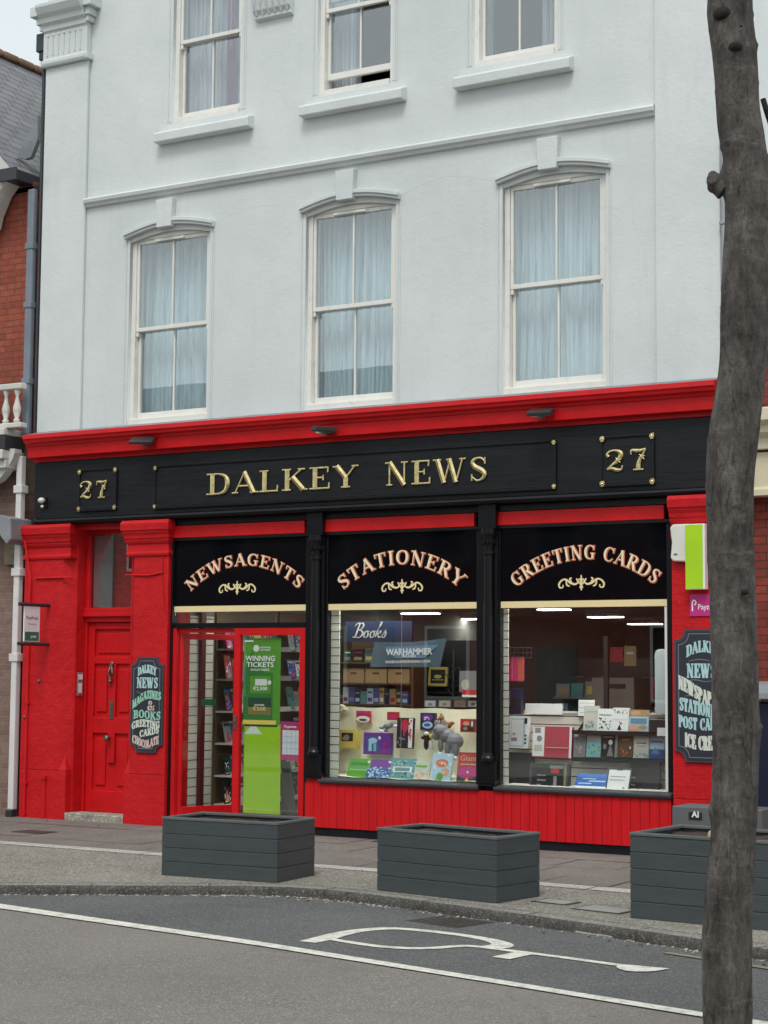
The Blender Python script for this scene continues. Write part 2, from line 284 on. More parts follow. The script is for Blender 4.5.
VIO = F('violet_print', (0.16, 0.03, 0.30)); YEL = F('yellow_print', (0.70, 0.55, 0.10)); ORNG = F('orange_print', (0.65, 0.16, 0.05)); TEAL = F('teal_print', (0.10, 0.28, 0.28))
REDP = F('red_print', (0.50, 0.02, 0.03)); BLKP = F('black_print', (0.012, 0.012, 0.015)); GREYP = F('grey_print', (0.25, 0.25, 0.25)); TAN = F('tan_print', (0.42, 0.28, 0.13)); PEACH = F('peach_print', (0.65, 0.35, 0.2))
NAVYP = F('navy_print', (0.008, 0.02, 0.06)); SILVER = F('silver_grey_lettering', (0.45, 0.45, 0.42)); SLATEB = F('slate_blue_banner', (0.10, 0.145, 0.175)); BANB = F('banner_blue', (0.14, 0.26, 0.38)); AQUA = F('aqua_print', (0.25, 0.5, 0.5))
CHALK = F('chalkboard_slate', (0.022, 0.026, 0.036)); CHB = F('chalkboard_edge', (0.05, 0.055, 0.07)); CHW = F('chalk_cream', (0.62, 0.66, 0.58)); CHG = F('chalk_mint', (0.28, 0.55, 0.42)); CHC = F('chalk_pale_blue', (0.40, 0.60, 0.62)); CHP = F('chalk_pink', (0.60, 0.45, 0.42)); CHT = F('chalk_thin_line', (0.20, 0.19, 0.24))
PGRN = F('postal_green', (0.02, 0.16, 0.11)); PALEP = F('pale_pink_panel', (0.80, 0.77, 0.80)); TXTG = F('grey_green_text', (0.10, 0.16, 0.14)); PLAST = F('white_plastic', (0.70, 0.69, 0.63)); BROWNP = F('brown_plush', (0.28, 0.10, 0.03)); GREYPL = F('grey_plush', (0.20, 0.21, 0.22)); MAROON = F('maroon_post', (0.10, 0.008, 0.012)); PAPER = F('page_edge', (0.55, 0.53, 0.46)); SHELFB = F('black_shelf', (0.015, 0.015, 0.016)); SHELFW = F('brown_shelf', (0.12, 0.07, 0.035))

# ------------------------------------------------------------------ mesh builder
class MB:
    def __init__(s): s.v = []; s.f = []; s.mi = []
    def add(s, vs, fs):
        k = len(s.v); s.v += [tuple(x) for x in vs]; s.f += [tuple(i + k for i in f) for f in fs]; return s
    def box(s, x0, x1, y0, y1, z0, z1):
        if x0 > x1: x0, x1 = x1, x0
        if y0 > y1: y0, y1 = y1, y0
        if z0 > z1: z0, z1 = z1, z0
        return s.add([(x0, y0, z0), (x1, y0, z0), (x1, y1, z0), (x0, y1, z0), (x0, y0, z1), (x1, y0, z1), (x1, y1, z1), (x0, y1, z1)],
                     [(0, 3, 2, 1), (4, 5, 6, 7), (0, 1, 5, 4), (1, 2, 6, 5), (2, 3, 7, 6), (3, 0, 4, 7)])
    def xz(s, poly, y0, y1):          # polygon in XZ, extruded along Y (poly counter-clockwise seen from -Y)
        n = len(poly)
        vs = [(x, y0, z) for x, z in poly] + [(x, y1, z) for x, z in poly]
        return s.add(vs, [tuple(range(n)), tuple(range(2 * n - 1, n - 1, -1))] + [(i, i + n, (i + 1) % n + n, (i + 1) % n) for i in range(n)])
    def yz(s, poly, x0, x1):          # profile in YZ extruded along X
        n = len(poly)
        vs = [(x0, y, z) for y, z in poly] + [(x1, y, z) for y, z in poly]
        return s.add(vs, [tuple(range(n)), tuple(range(2 * n - 1, n - 1, -1))] + [(i, i + n, (i + 1) % n + n, (i + 1) % n) for i in range(n)])
    def xy(s, poly, z0, z1):
        n = len(poly)
        vs = [(x, y, z0) for x, y in poly] + [(x, y, z1) for x, y in poly]
        return s.add(vs, [tuple(range(n - 1, -1, -1)), tuple(range(n, 2 * n))] + [(i, (i + 1) % n, (i + 1) % n + n, i + n) for i in range(n)])
    def tube(s, pts, r, n=10, cap=True):
        pts = [Vector(p) for p in pts]; rs = r if isinstance(r, (list, tuple)) else [r] * len(pts); rings = []
        up = Vector((0, 0, 1)) if abs((pts[-1] - pts[0]).normalized().z) < 0.9 else Vector((1, 0, 0))
        for i, p in enumerate(pts):
            d = (pts[min(i + 1, len(pts) - 1)] - pts[max(i - 1, 0)]).normalized()
            a = d.cross(up).normalized(); b = a.cross(d)
            rings.append([p + (a * math.cos(k * 2 * math.pi / n) + b * math.sin(k * 2 * math.pi / n)) * rs[i] for k in range(n)])
        vs = [q for g in rings for q in g]; fs = []
        for i in range(len(pts) - 1):
            for k in range(n): fs.append((i * n + k, (i + 1) * n + k, (i + 1) * n + (k + 1) % n, i * n + (k + 1) % n))
        if cap: fs += [tuple(range(n)), tuple(range(len(vs) - 1, len(vs) - n - 1, -1))]
        return s.add(vs, fs)
    def lathe(s, x, y, prof, n=16):   # prof: (r, z)
        vs = [(x + r * math.cos(k * 2 * math.pi / n), y + r * math.sin(k * 2 * math.pi / n), z) for r, z in prof for k in range(n)]; fs = []
        for i in range(len(prof) - 1):
            for k in range(n): fs.append((i * n + k, i * n + (k + 1) % n, (i + 1) * n + (k + 1) % n, (i + 1) * n + k))
        fs += [tuple(range(n - 1, -1, -1)), tuple(range(len(vs) - n, len(vs)))]
        return s.add(vs, fs)
    def ball(s, c, r, n=12, sq=(1, 1, 1)):
        vs = []; fs = []; m_ = n // 2
        for i in range(m_ + 1):
            a = math.pi * i / m_
            for k in range(n):
                b = 2 * math.pi * k / n
                vs.append((c[0] + r * sq[0] * math.sin(a) * math.cos(b), c[1] + r * sq[1] * math.sin(a) * math.sin(b), c[2] + r * sq[2] * math.cos(a)))
        for i in range(m_):
            for k in range(n): fs.append((i * n + k, (i + 1) * n + k, (i + 1) * n + (k + 1) % n, i * n + (k + 1) % n))
        return s.add(vs, fs)
    def sheet(s, grid):               # grid of points [row][col]
        nr, nc = len(grid), len(grid[0])
        return s.add([q for row in grid for q in row], [(i * nc + j, i * nc + j + 1, (i + 1) * nc + j + 1, (i + 1) * nc + j) for i in range(nr - 1) for j in range(nc - 1)])
    def xf(s, M_): s.v = [tuple(M_ @ Vector(p)) for p in s.v]; return s
    def build(s, name, mat, parent=None, bevel=0.0, smooth=False, local=False):
        me = bpy.data.meshes.new(name)
        off = Vector((0, 0, 0))
        if parent is not None:
            q = parent
            while q is not None: off += q.location; q = q.parent
        else:
            xs = [p[0] for p in s.v]; ys = [p[1] for p in s.v]; zs = [p[2] for p in s.v]
            off = Vector(((min(xs) + max(xs)) / 2, (min(ys) + max(ys)) / 2, min(zs)))
        if local: off = Vector((0, 0, 0))
        me.from_pydata([(p[0] - off.x, p[1] - off.y, p[2] - off.z) for p in s.v], [], s.f)
        bm = bmesh.new(); bm.from_mesh(me)
        if smooth != 'sheet': bmesh.ops.recalc_face_normals(bm, faces=bm.faces)
        bm.to_mesh(me); bm.free()
        me.materials.append(mat)
        if smooth:
            for pl in me.polygons: pl.use_smooth = True
        o = bpy.data.objects.new(name, me); COL.objects.link(o)
        if parent is not None: o.parent = parent
        elif not local: o.location = off
        if bevel:
            b = o.modifiers.new('bevel', 'BEVEL'); b.width = bevel; b.segments = 2; b.limit_method = 'ANGLE'; b.angle_limit = R(40)
        return o
def tag(o, label=None, cat=None, group=None, kind=None):
    for k, v_ in (('label', label), ('category', cat), ('group', group), ('kind', kind)):
        if v_: o[k] = v_
    return o
def thing(name, loc, label, cat, group=None):
    o = bpy.data.objects.new(name, None); o.empty_display_size = 0.1; COL.objects.link(o); o.location = loc
    return tag(o, label, cat, group)
def structure(o): o['kind'] = 'structure'; return o

# ------------------------------------------------------------------ lettering: serif strokes with varying width
T_, H_ = 0.185, 0.065
def SF(x, y, h=0.15): return [(x - h, y, 0.055), (x + h, y, 0.055)]
def ST(x, y0=0.0, y1=1.0, w_=T_): return [(x, y0, w_), (x, y1, w_)]
def L2(a, b, w_): return [(*a, w_), (*b, w_)]
LO, HI = 0.028, 0.972
GL = {
 'A': (0.86, [L2((.1, .02), (.42, .99), H_), L2((.40, 1.0), (.74, .0), T_), L2((.2, .34), (.62, .34), H_), SF(.1, LO, .11), SF(.76, LO, .15)]),
 'B': (0.78, [ST(.2), 'S', [(.2, .965, H_), (.42, .965, H_), (.55, .89, .13), (.58, .75, T_), (.53, .6, .13), (.4, .53, H_), (.2, .53, H_)], [(.2, .49, H_), (.44, .49, H_), (.60, .41, .13), (.64, .26, T_), (.58, .1, .13), (.42, .035, H_), (.2, .035, H_)], 'E', SF(.15, LO), SF(.15, HI)]),
 'C': (0.80, ['S', [(.70, .78, .05), (.58, .92, .07), (.42, .965, H_), (.24, .87, .13), (.14, .66, T_), (.13, .40, T_), (.22, .14, .13), (.42, .035, H_), (.60, .09, .07), (.71, .24, .045)], 'E', L2((.70, .68), (.70, .98), .06)]),
 'D': (0.86, [ST(.2), 'S', [(.2, .965, H_), (.42, .965, H_), (.62, .87, .12), (.72, .66, T_), (.72, .36, T_), (.62, .13, .12), (.42, .035, H_), (.2, .035, H_)], 'E', SF(.15, LO), SF(.15, HI)]),
 'E': (0.74, [ST(.2), L2((.2, HI), (.64, HI), .06), L2((.2, .52), (.46, .52), .06), L2((.2, LO), (.68, LO), .06), L2((.62, .75), (.63, 1.0), .06), L2((.47, .40), (.47, .64), .055), L2((.67, .28), (.66, 0), .065), SF(.12, LO, .1), SF(.12, HI, .1)]),
 'G': (0.86, ['S', [(.70, .78, .05), (.58, .92, .07), (.42, .965, H_), (.24, .87, .13), (.14, .66, T_), (.13, .40, T_), (.22, .14, .13), (.42, .035, H_), (.58, .06, .07), (.66, .16, .08)], 'E', L2((.70, .68), (.70, .98), .06), ST(.66, .05, .42, T_ * .9), SF(.64, .43, .14)]),
 'H': (0.92, [ST(.2), ST(.72), L2((.2, .5), (.72, .5), H_), SF(.2, LO), SF(.2, HI), SF(.72, LO), SF(.72, HI)]),
 'I': (0.40, [ST(.2), SF(.2, LO), SF(.2, HI)]),
 'K': (0.88, [ST(.2), L2((.22, .42), (.68, .97), H_), L2((.38, .62), (.74, .02), T_), SF(.18, LO), SF(.18, HI), SF(.68, HI, .12), SF(.76, LO, .13)]),
 'L': (0.72, [ST(.2), L2((.2, LO), (.66, LO), .06), L2((.65, .3), (.64, 0), .065), SF(.18, LO), SF(.18, HI)]),
 'M': (1.05, [L2((.17, .0), (.19, 1), H_), L2((.2, 1), (.5, .05), T_), L2((.5, .05), (.82, 1), H_), ST(.86), SF(.16, LO, .1), SF(.14, HI, .1), SF(.86, LO), SF(.9, HI, .1)]),
 'N': (0.92, [L2((.18, 0), (.18, 1), H_), L2((.18, 1), (.72, .0), T_), L2((.72, 0), (.72, 1), H_), SF(.18, LO, .11), SF(.12, HI, .1), SF(.72, HI, .12)]),
 'O': (0.86, ['S', [(.43, .965, H_), (.24, .88, .12), (.14, .65, T_), (.14, .35, T_), (.24, .12, .12), (.43, .035, H_), (.62, .12, .12), (.72, .35, T_), (.72, .65, T_), (.62, .88, .12), (.43, .965, H_)], 'E']),
 'P': (0.76, [ST(.2), 'S', [(.2, .965, H_), (.42, .965, H_), (.57, .88, .13), (.62, .72, T_), (.56, .54, .13), (.42, .46, H_), (.2, .46, H_)], 'E', SF(.2, LO), SF(.15, HI)]),
 'R': (0.84, [ST(.2), 'S', [(.2, .965, H_), (.42, .965, H_), (.56, .89, .13), (.6, .74, T_), (.55, .58, .13), (.42, .51, H_), (.2, .51, H_)], 'E', L2((.42, .5), (.70, .02), T_), SF(.2, LO), SF(.15, HI), SF(.74, LO, .12)]),
 'S': (0.70, ['S', [(.58, .78, .05), (.48, .93, .07), (.34, .965, .07), (.19, .88, .12), (.16, .74, .15), (.24, .60, .18), (.44, .46, .19), (.55, .33, .18), (.55, .17, .14), (.42, .045, .07), (.28, .04, .065), (.13, .2, .05)], 'E', L2((.58, .70), (.58, .98), .055), L2((.13, .02), (.13, .30), .055)]),
 'T': (0.78, [ST(.39), L2((.08, HI), (.70, HI), .06), L2((.09, .74), (.08, 1), .06), L2((.69, .74), (.70, 1), .06), SF(.39, LO)]),
 'U': (0.86, ['S', [(.2, 1, T_), (.2, .35, T_), (.26, .1, .13), (.44, .035, H_), (.6, .1, .07), (.66, .35, H_), (.66, 1, H_)], 'E', SF(.2, HI), SF(.66, HI, .12)]),
 'V': (0.86, [L2((.14, 1), (.44, 0), T_), L2((.46, .02), (.74, 1), H_), SF(.14, HI), SF(.74, HI, .11)]),
 'W': (1.18, [L2((.14, 1), (.38, 0), T_), L2((.40, .02), (.60, .96), H_), L2((.56, 1), (.80, 0), T_), L2((.82, .02), (1.04, 1), H_), SF(.14, HI), SF(.56, HI, .1), SF(1.04, HI, .11)]),
 'Y': (0.84, [L2((.12, 1), (.42, .45), T_), L2((.43, .45), (.72, 1), H_), ST(.42, 0, .48), SF(.42, LO), SF(.12, HI, .13), SF(.72, HI, .11)]),
 'Z': (0.74, [L2((.62, .97), (.12, .03), T_), L2((.1, HI), (.64, HI), .06), L2((.1, LO), (.66, LO), .06), L2((.65, .28), (.65, 0), .06), L2((.11, .74), (.11, 1), .06)]),
 '2': (0.78, ['S', [(.16, .68, .14), (.12, .80, .09), (.22, .93, .07), (.40, .965, .07), (.58, .86, .15), (.60, .70, .17), (.50, .50, .13), (.30, .30, .08), (.12, .10, .06)], [(.12, .10, .05), (.28, .14, .10), (.46, .06, .12), (.62, .08, .06), (.66, .26, .05)], 'E']),
 '7': (0.74, ['S', [(.12, .74, .05), (.14, .92, .07), (.30, .90, .12), (.46, .90, .10), (.64, .97, .05)], [(.64, .95, .05), (.52, .66, .08), (.40, .36, .14), (.37, .03, .17)], 'E', SF(.38, LO, .18)]),
 '&': (0.92, ['S', [(.80, .48, .05), (.66, .22, .07), (.46, .05, .08), (.26, .05, .12), (.15, .22, .16), (.26, .44, .10), (.48, .64, .08), (.52, .82, .09), (.40, .955, .06), (.27, .86, .12), (.28, .68, .14), (.50, .32, .17), (.80, .03, .17)], 'E']),
 ' ': (0.42, []), '.': (0.3, [L2((.15, 0), (.15, .14), .14)]), "'": (0.3, [L2((.15, 1.0), (.12, .78), .08)]),
}
def catmull(pts, n=5):
    out = []
    for i in range(len(pts) - 1):
        p0 = pts[max(i - 1, 0)]; p1 = pts[i]; p2 = pts[i + 1]; p3 = pts[min(i + 2, len(pts) - 1)]
        for k in range(n):
            u = k / n
            out.append(tuple(0.5 * (2 * b + (c_ - a) * u + (2 * a - 5 * b + 4 * c_ - d) * u * u + (-a + 3 * b - 3 * c_ + d) * u ** 3) for a, b, c_, d in zip(p0, p1, p2, p3)))
    out.append(pts[-1]); return out
def ribbon(mb, pts, mp, th, ridge=0.0, grow=0.0, lift=0.0):
    n = len(pts); vs = []; fs = []
    closed = n > 4 and abs(pts[0][0] - pts[-1][0]) < 1e-6 and abs(pts[0][1] - pts[-1][1]) < 1e-6
    for i, (x, y, w_) in enumerate(pts):
        if closed: a = pts[(i - 1) % (n - 1)]; b = pts[(i + 1) % (n - 1)]
        else: a = pts[max(i - 1, 0)]; b = pts[min(i + 1, n - 1)]
        dx, dy = b[0] - a[0], b[1] - a[1]; L = math.hypot(dx, dy) or 1; dx /= L; dy /= L
        if grow and not closed:
            if i == 0: x -= dx * grow; y -= dy * grow
            if i == n - 1: x += dx * grow; y += dy * grow
        h = w_ / 2 + grow
        vs += [mp(x - dy * h, y + dx * h, lift), mp(x - dy * h, y + dx * h, lift + th), mp(x, y, lift + th + ridge * min(1, w_ / T_)), mp(x + dy * h, y - dx * h, lift + th), mp(x + dy * h, y - dx * h, lift)]
    for i in range(n - 1):
        for k in range(4): fs.append((i * 5 + k, i * 5 + k + 1, i * 5 + k + 6, i * 5 + k + 5))
    fs += [(4, 3, 2, 1, 0), tuple((n - 1) * 5 + k for k in range(5))]
    mb.add(vs, fs)
def serif(mb, text, mp, width, height, th=0.002, ridge=0.0, grow=0.0, gap=0.05, bold=1.0, first=None):
    """text laid from x=0..width (metres), y=0..height through mp(x, y, depth)"""
    tot = sum(GL[c_][0] + gap for c_ in text) - gap; kx = width / tot; ky = height; x0 = 0.0; li = 0.0
    for c_ in text:
        adv, st = GL[c_]; sm = False
        for q in st:
            if q == 'S': sm = True; continue
            if q == 'E': sm = False; continue
            pts = catmull(q) if sm else q
            li += th * 0.02 + 0.00005
            P_ = [((x0 + a) * kx, b * ky, w2 * (kx + ky) / 2 * bold) for a, b, w2 in pts]
            ribbon(mb, P_, mp, th, ridge, grow, li if li < 0.0015 else li % 0.0015)
        x0 += adv + gap
    return mb
def strokes(mb, lst, mp, th=0.002, ridge=0.0, grow=0.0):
    for i, s_ in enumerate(lst): ribbon(mb, catmull(s_) if len(s_) > 2 else s_, mp, th, ridge, grow, 0.0001 * (i % 9))
    return mb
def sans(mb, text, mp, height, cx=None, x=0.0, width=None, bold=0.0):
    cu = bpy.data.curves.new('t', 'FONT'); cu.body = text; cu.size = 1.0; cu.offset = bold; cu.fill_mode = 'FRONT'; cu.resolution_u = 2
    o = bpy.data.objects.new('t', cu); COL.objects.link(o); bpy.context.view_layer.update()
    me = bpy.data.meshes.new_from_object(o.evaluated_get(bpy.context.evaluated_depsgraph_get()))
    xs = [v_.co.x for v_ in me.vertices] or [0]; x0, x1 = min(xs), max(xs); k = height / 0.70; kx = k
    if width: kx = width / (x1 - x0)
    ox = (cx - (x0 + x1) / 2 * kx) if cx is not None else x - x0 * kx
    mb.add([mp(v_.co.x * kx + ox, v_.co.y * k, 0) for v_ in me.vertices], [tuple(pl.vertices) for pl in me.polygons])
    bpy.data.objects.remove(o); bpy.data.curves.remove(cu); bpy.data.meshes.remove(me); return mb
def wallmap(X, Z, Y, rot=0.0):
    c_, s_ = math.cos(rot), math.sin(rot)
    return lambda x, y, d: (X + x * c_ - y * s_, Y - d, Z + x * s_ + y * c_)

# ================================================================== GROUND
mb = MB(); mb.box(-90, 110, -100, 120, -0.60, -0.168); structure(mb.build('ground', ASPH))
mb = MB(); mb.box(-60, 80, -10.2, -2.0, -0.167, -0.164); structure(mb.build('road', ASPH))
kt = [(-60, -5.6), (0, -5.6), (2.2, -5.55), (3.1, -5.3), (3.956, -4.87), (4.47, -4.55), (4.986, -4.22), (5.35, -3.98), (5.62, -3.83), (5.87, -3.74), (6.129, -3.715), (6.5, -3.745), (6.916, -3.83), (7.864, -4.06), (8.738, -4.30), (9.524, -4.53), (10.022, -4.69), (11.5, -5.15), (13.2, -5.5), (16, -5.6), (70, -5.6)]
KZ = -0.088; KW = 0.14
def off(poly, d):
    out = []
    for i, (x, y) in enumerate(poly):
        a = poly[max(i - 1, 0)]; b = poly[min(i + 1, len(poly) - 1)]; dx, dy = b[0] - a[0], b[1] - a[1]; L = math.hypot(dx, dy)
        out.append((x - dy / L * d, y + dx / L * d))
    return out
ki = off(kt, KW)
# parking bay, laid with newer asphalt between the kerb and the white line
wl = [(2.3, -4.95)] + [G(*q, -.156) for q in ((0, 903.6), (260, 941.5), (500, 979.7), (702, 1012))] + [(13.5, -7.0)]
wl2 = [(2.4, -5.12)] + [G(*q, -.156) for q in ((0, 908.2), (260, 945.6), (500, 983.8), (702, 1016.6))] + [(13.5, -7.12)]
mb = MB(); bay = [q for q in wl] + [(13.5, -5.35)] + [q for q in reversed(off(kt, 0.05)) if 2.7 < q[0] < 13.3]
mb.add([(x, y, -0.160) for x, y in bay], [tuple(range(len(bay)))])
o = structure(mb.build('parking_bay_surface', ASPHN, smooth='sheet'))
for pl in o.data.polygons:
    if pl.normal.z < 0: pl.flip()
mb = MB(); n = len(wl)
mb.add([(x, y, -0.156) for x, y in wl] + [(x, y, -0.156) for x, y in wl2], [(i, i + 1, n + i + 1, n + i) for i in range(n - 1)])
structure(mb.build('white_bay_line', LINE))
# painted symbol
KR = (1.6 + .156) / (1.6 + .196)
surv = lambda x, y: (EYE.x + (x - EYE.x) * KR, EYE.y + (y - EYE.y) * KR)      # survey points were taken at another level
gm = lambda x, y, d: (*surv(x, y), -0.156 + d)
sym = [[(7.11, -5.41, .12), (7.12, -5.22, .15), (7.11, -4.98, .13), (7.15, -4.74, .11), (7.30, -4.56, .09), (7.64, -4.545, .085), (7.99, -4.62, .09), (8.20, -4.74, .12), (8.27, -4.86, .16), (8.22, -4.97, .12)],
       [(7.15, -5.21, .06), (7.36, -5.27, .07), (7.60, -5.31, .075), (7.82, -5.27, .075), (7.95, -5.16, .075), (8.03, -5.03, .07), (8.12, -4.97, .065), (8.40, -5.00, .065), (8.80, -5.06, .065), (9.22, -5.14, .065)],
       [(8.53, -5.03, .13), (8.49, -5.30, .13)]]
mb = MB()
for i, s_ in enumerate(sym):
    s_ = [(a, b, c_ * 1.04) for a, b, c_ in s_]; ribbon(mb, catmull(s_, 6) if len(s_) > 2 else s_, gm, 0.001, 0, 0, 0.0004 * i)
ft = [(9.20, -5.11), (9.54, -5.10)] + [(9.54 - .34 * k / 8 , -5.11 - .21 * math.sin(math.pi * k / 8) ** .6) for k in range(1, 8)]
mb.add([(*surv(x, y), -0.1535) for x, y in ft], [tuple(range(len(ft)))])
structure(mb.build('painted_bay_symbol', LINE))
mb = MB(); yl = [(9.3, -4.50), (9.5, -4.56), (9.7, -4.62), (10.1, -4.74), (10.5, -4.86)]; y2 = off(yl, -0.06); n = len(yl)
mb.add([(*surv(x, y), -0.1535) for x, y in yl] + [(*surv(x, y), -0.1535) for x, y in y2], [(i, i + 1, n + i + 1, n + i) for i in range(n - 1)])
structure(mb.build('faded_yellow_line', F('faded_yellow_line_paint', (0.24, 0.235, 0.16))))
# kerb
mb = MB(); n = len(kt)
jit = [random.uniform(-.012, .012) for _ in kt]
mb.add([(x, y, KZ) for x, y in kt] + [(x, y, KZ) for x, y in ki], [(i, i + 1, n + i + 1, n + i) for i in range(n - 1)])
structure(mb.build('kerb', KERB))
def dens(poly, step):
    out = []
    for a, b in zip(poly[:-1], poly[1:]):
        L = math.hypot(b[0] - a[0], b[1] - a[1]); k = max(1, int(L / step)) if -1 < a[0] < 14 else 1
        for i in range(k): out.append((a[0] + (b[0] - a[0]) * i / k, a[1] + (b[1] - a[1]) * i / k))
    out.append(poly[-1]); return out
kd = dens(kt, 0.06); ko = off(kd, -0.012); rr = random.Random(3); rows = []
for lev, (z_, src, j) in enumerate(((KZ, kd, 0), (KZ - 0.012, ko, .004), (-0.125, ko, .012), (-0.168, ko, .008))):
    rows.append([(x, y - rr.uniform(-j, j) - (0.012 if lev > 1 else 0), z_ + (rr.uniform(-.004, .004) if lev in (1,) else 0)) for x, y in src])
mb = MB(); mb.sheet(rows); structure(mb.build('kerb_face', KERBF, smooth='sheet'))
acc = 0.0; mbj = MB()
for i in range(1, len(kd)):
    a, b = kd[i - 1], kd[i]; L = math.hypot(b[0] - a[0], b[1] - a[1]); acc += L
    if acc > 0.92 and -1 < b[0] < 14:
        acc = 0; ux, uy = (b[0] - a[0]) / L, (b[1] - a[1]) / L; nx, ny = -uy, ux; g = .005
        q = lambda u, v_, z: (b[0] + ux * u + nx * v_, b[1] + uy * u + ny * v_, z)
        mbj.add([q(-g, -.004, KZ + .0012), q(g, -.004, KZ + .0012), q(g, KW, KZ + .0012), q(-g, KW, KZ + .0012)], [(0, 1, 2, 3)])
        mbj.add([q(-g, -.034, KZ - .075), q(g, -.034, KZ - .075), q(g, -.016, KZ - .004), q(-g, -.016, KZ - .004)], [(0, 1, 2, 3)])
structure(mbj.build('kerb_joints', PIT, smooth='sheet'))
def pav(mb, y0f, y1f, z, xs):
    n = len(xs); mb.add([(x, y0f(x), z) for x in xs] + [(x, y1f(x), z) for x in xs], [(i, i + 1, n + i + 1, n + i) for i in range(n - 1)])
def kin(x):
    for a, b in zip(ki[:-1], ki[1:]):
        if a[0] <= x <= b[0]: return a[1] + (b[1] - a[1]) * (x - a[0]) / (b[0] - a[0])
    return -5.4
xs = sorted(set([-60, -20] + [k * 0.25 for k in range(0, 60)] + [20, 70] + [q[0] for q in ki if -60 < q[0] < 70]))
s0 = lambda x: -2.50 if x < 6 else -2.50 - 0.06 * (x - 6) ; s1 = lambda x: s0(x) + 0.22
mb = MB(); pav(mb, kin, s0, -0.086, xs); structure(mb.build('aggregate_pavement', AGG))
# pale strip of separate long kerb stones
mb = MB(); x = -12.0; rr = random.Random(5)
while x < 22:
    L = rr.uniform(0.85, 0.95)
    mb.add([(x, s0(x), -0.082), (x + L - .015, s0(x + L), -0.082), (x + L - .015, s1(x + L), -0.082), (x, s1(x), -0.082)], [(0, 1, 2, 3)]); x += L
structure(mb.build('pavement_edging_strip', STRIP))
mb = MB(); mb.box(-60, 70, -2.9, 0.3, -0.60, -0.090); structure(mb.build('pavement_bed', PIT))
mb = MB(); rr = random.Random(9); y = -0.02
rowsY = [-0.02, -0.62, -1.22, -1.80, None]
for r_ in range(4):
    x = -12 + rr.uniform(0, .5)
    while x < 22:
        L = rr.choice((0.9, 0.9, 0.6, 1.2)); g = 0.005
        ya = rowsY[r_] - g; z = -0.082 + rr.uniform(-.0015, .0015)
        yb0 = (rowsY[r_ + 1] + g) if rowsY[r_ + 1] is not None else s1(x) + g; yb1 = (rowsY[r_ + 1] + g) if rowsY[r_ + 1] is not None else s1(x + L) + g
        mb.add([(x + g, yb0, z), (x + L - g, yb1, z), (x + L - g, ya, z), (x + g, ya, z)], [(0, 1, 2, 3)]); x += L
structure(mb.build('paving_slabs', FLAG))
# far pavement, on the side the photo is taken from
mb = MB(); mb.box(-60, 70, -18.0, -10.35, -0.5, -0.08); structure(mb.build('opposite_pavement', AGG))
mb = MB(); mb.box(-60, 70, -10.348, -10.2, -0.5, -0.079); structure(mb.build('opposite_kerb', KERB, bevel=0.02))
# covers
def cover(px, py, z, wx, wy, name, mat, label, slots=0, rot=0.0):
    X, Y = G(px, py, z); t_ = thing(name, (X, Y, z), label, 'cover')
    mb = MB(); mb.box(-wx / 2, wx / 2, -wy / 2, wy / 2, 0.0, 0.006)
    o = mb.build('plate', mat, t_, bevel=0.002, local=True); m2 = MB()
    m2.box(-wx / 2 - .025, wx / 2 + .025, -wy / 2 - .025, wy / 2 + .025, -0.001, 0.004); m2.build('frame', PIT, t_, local=True)
    if slots:
        m3 = MB()
        for k in range(slots):
            u = -wx / 2 + wx * (k + .5) / slots; m3.box(u - wx / slots * .25, u + wx / slots * .25, -wy * .42, wy * .42, 0.0062, 0.009)
        m3.build('grating_bar', STEEL, t_, local=True)
    t_.rotation_euler.z = rot
cover(450, 922, -0.162, 0.44, 0.36, 'drain_cover', PIT, 'dark iron drain grating in the road beside the kerb', 9, R(-15))
cover(556, 902, -0.084, 0.26, 0.16, 'access_cover', COVERL, 'small pale access cover between the second and third planter, nearer the second', 0, R(-10))
cover(606, 909.5, -0.084, 0.36, 0.24, 'access_cover', COVERL, 'larger pale access cover right beside the rightmost planter', 0, R(-10))
cover(34, 832, -0.080, 0.34, 0.22, 'access_cover', PIT, 'small rusty dark cover in the pavement near the white downpipe')
cover(402, 842, -0.080, 0.50, 0.22, 'access_cover', PIT, 'dark cover in the paving just behind the middle planter')
X, Y = G(598, 934, -0.155)
t_ = MB().box(-.16, .16, -.05, .05, 0, .012).build('kerb_plate', COVERL, None, local=True, bevel=.003); t_.location = (X, Y, -.160); t_.rotation_euler.z = R(-15)
tag(t_, 'pale metal strip lying in the gutter at the foot of the kerb', 'metal strip')
# loose grit and leaves in the gutter
mb = MB(); rr = random.Random(11); kk = off(kt, -0.03)
for _ in range(420):
    i = rr.randrange(3, 17); a, b = kk[i], kk[i + 1]; u = rr.random(); d = abs(rr.gauss(0, .05))
    x = a[0] + (b[0] - a[0]) * u; y = a[1] + (b[1] - a[1]) * u - d; s_ = rr.uniform(.004, .013)
    mb.add([(x - s_, y - s_, -.157), (x + s_, y - s_ * .4, -.157), (x, y + s_, -.155 + s_ * .5)], [(0, 1, 2)])
tag(mb.build('gutter_grit', STONE), 'fine grit and small litter lying along the foot of the kerb', 'grit', kind='stuff')

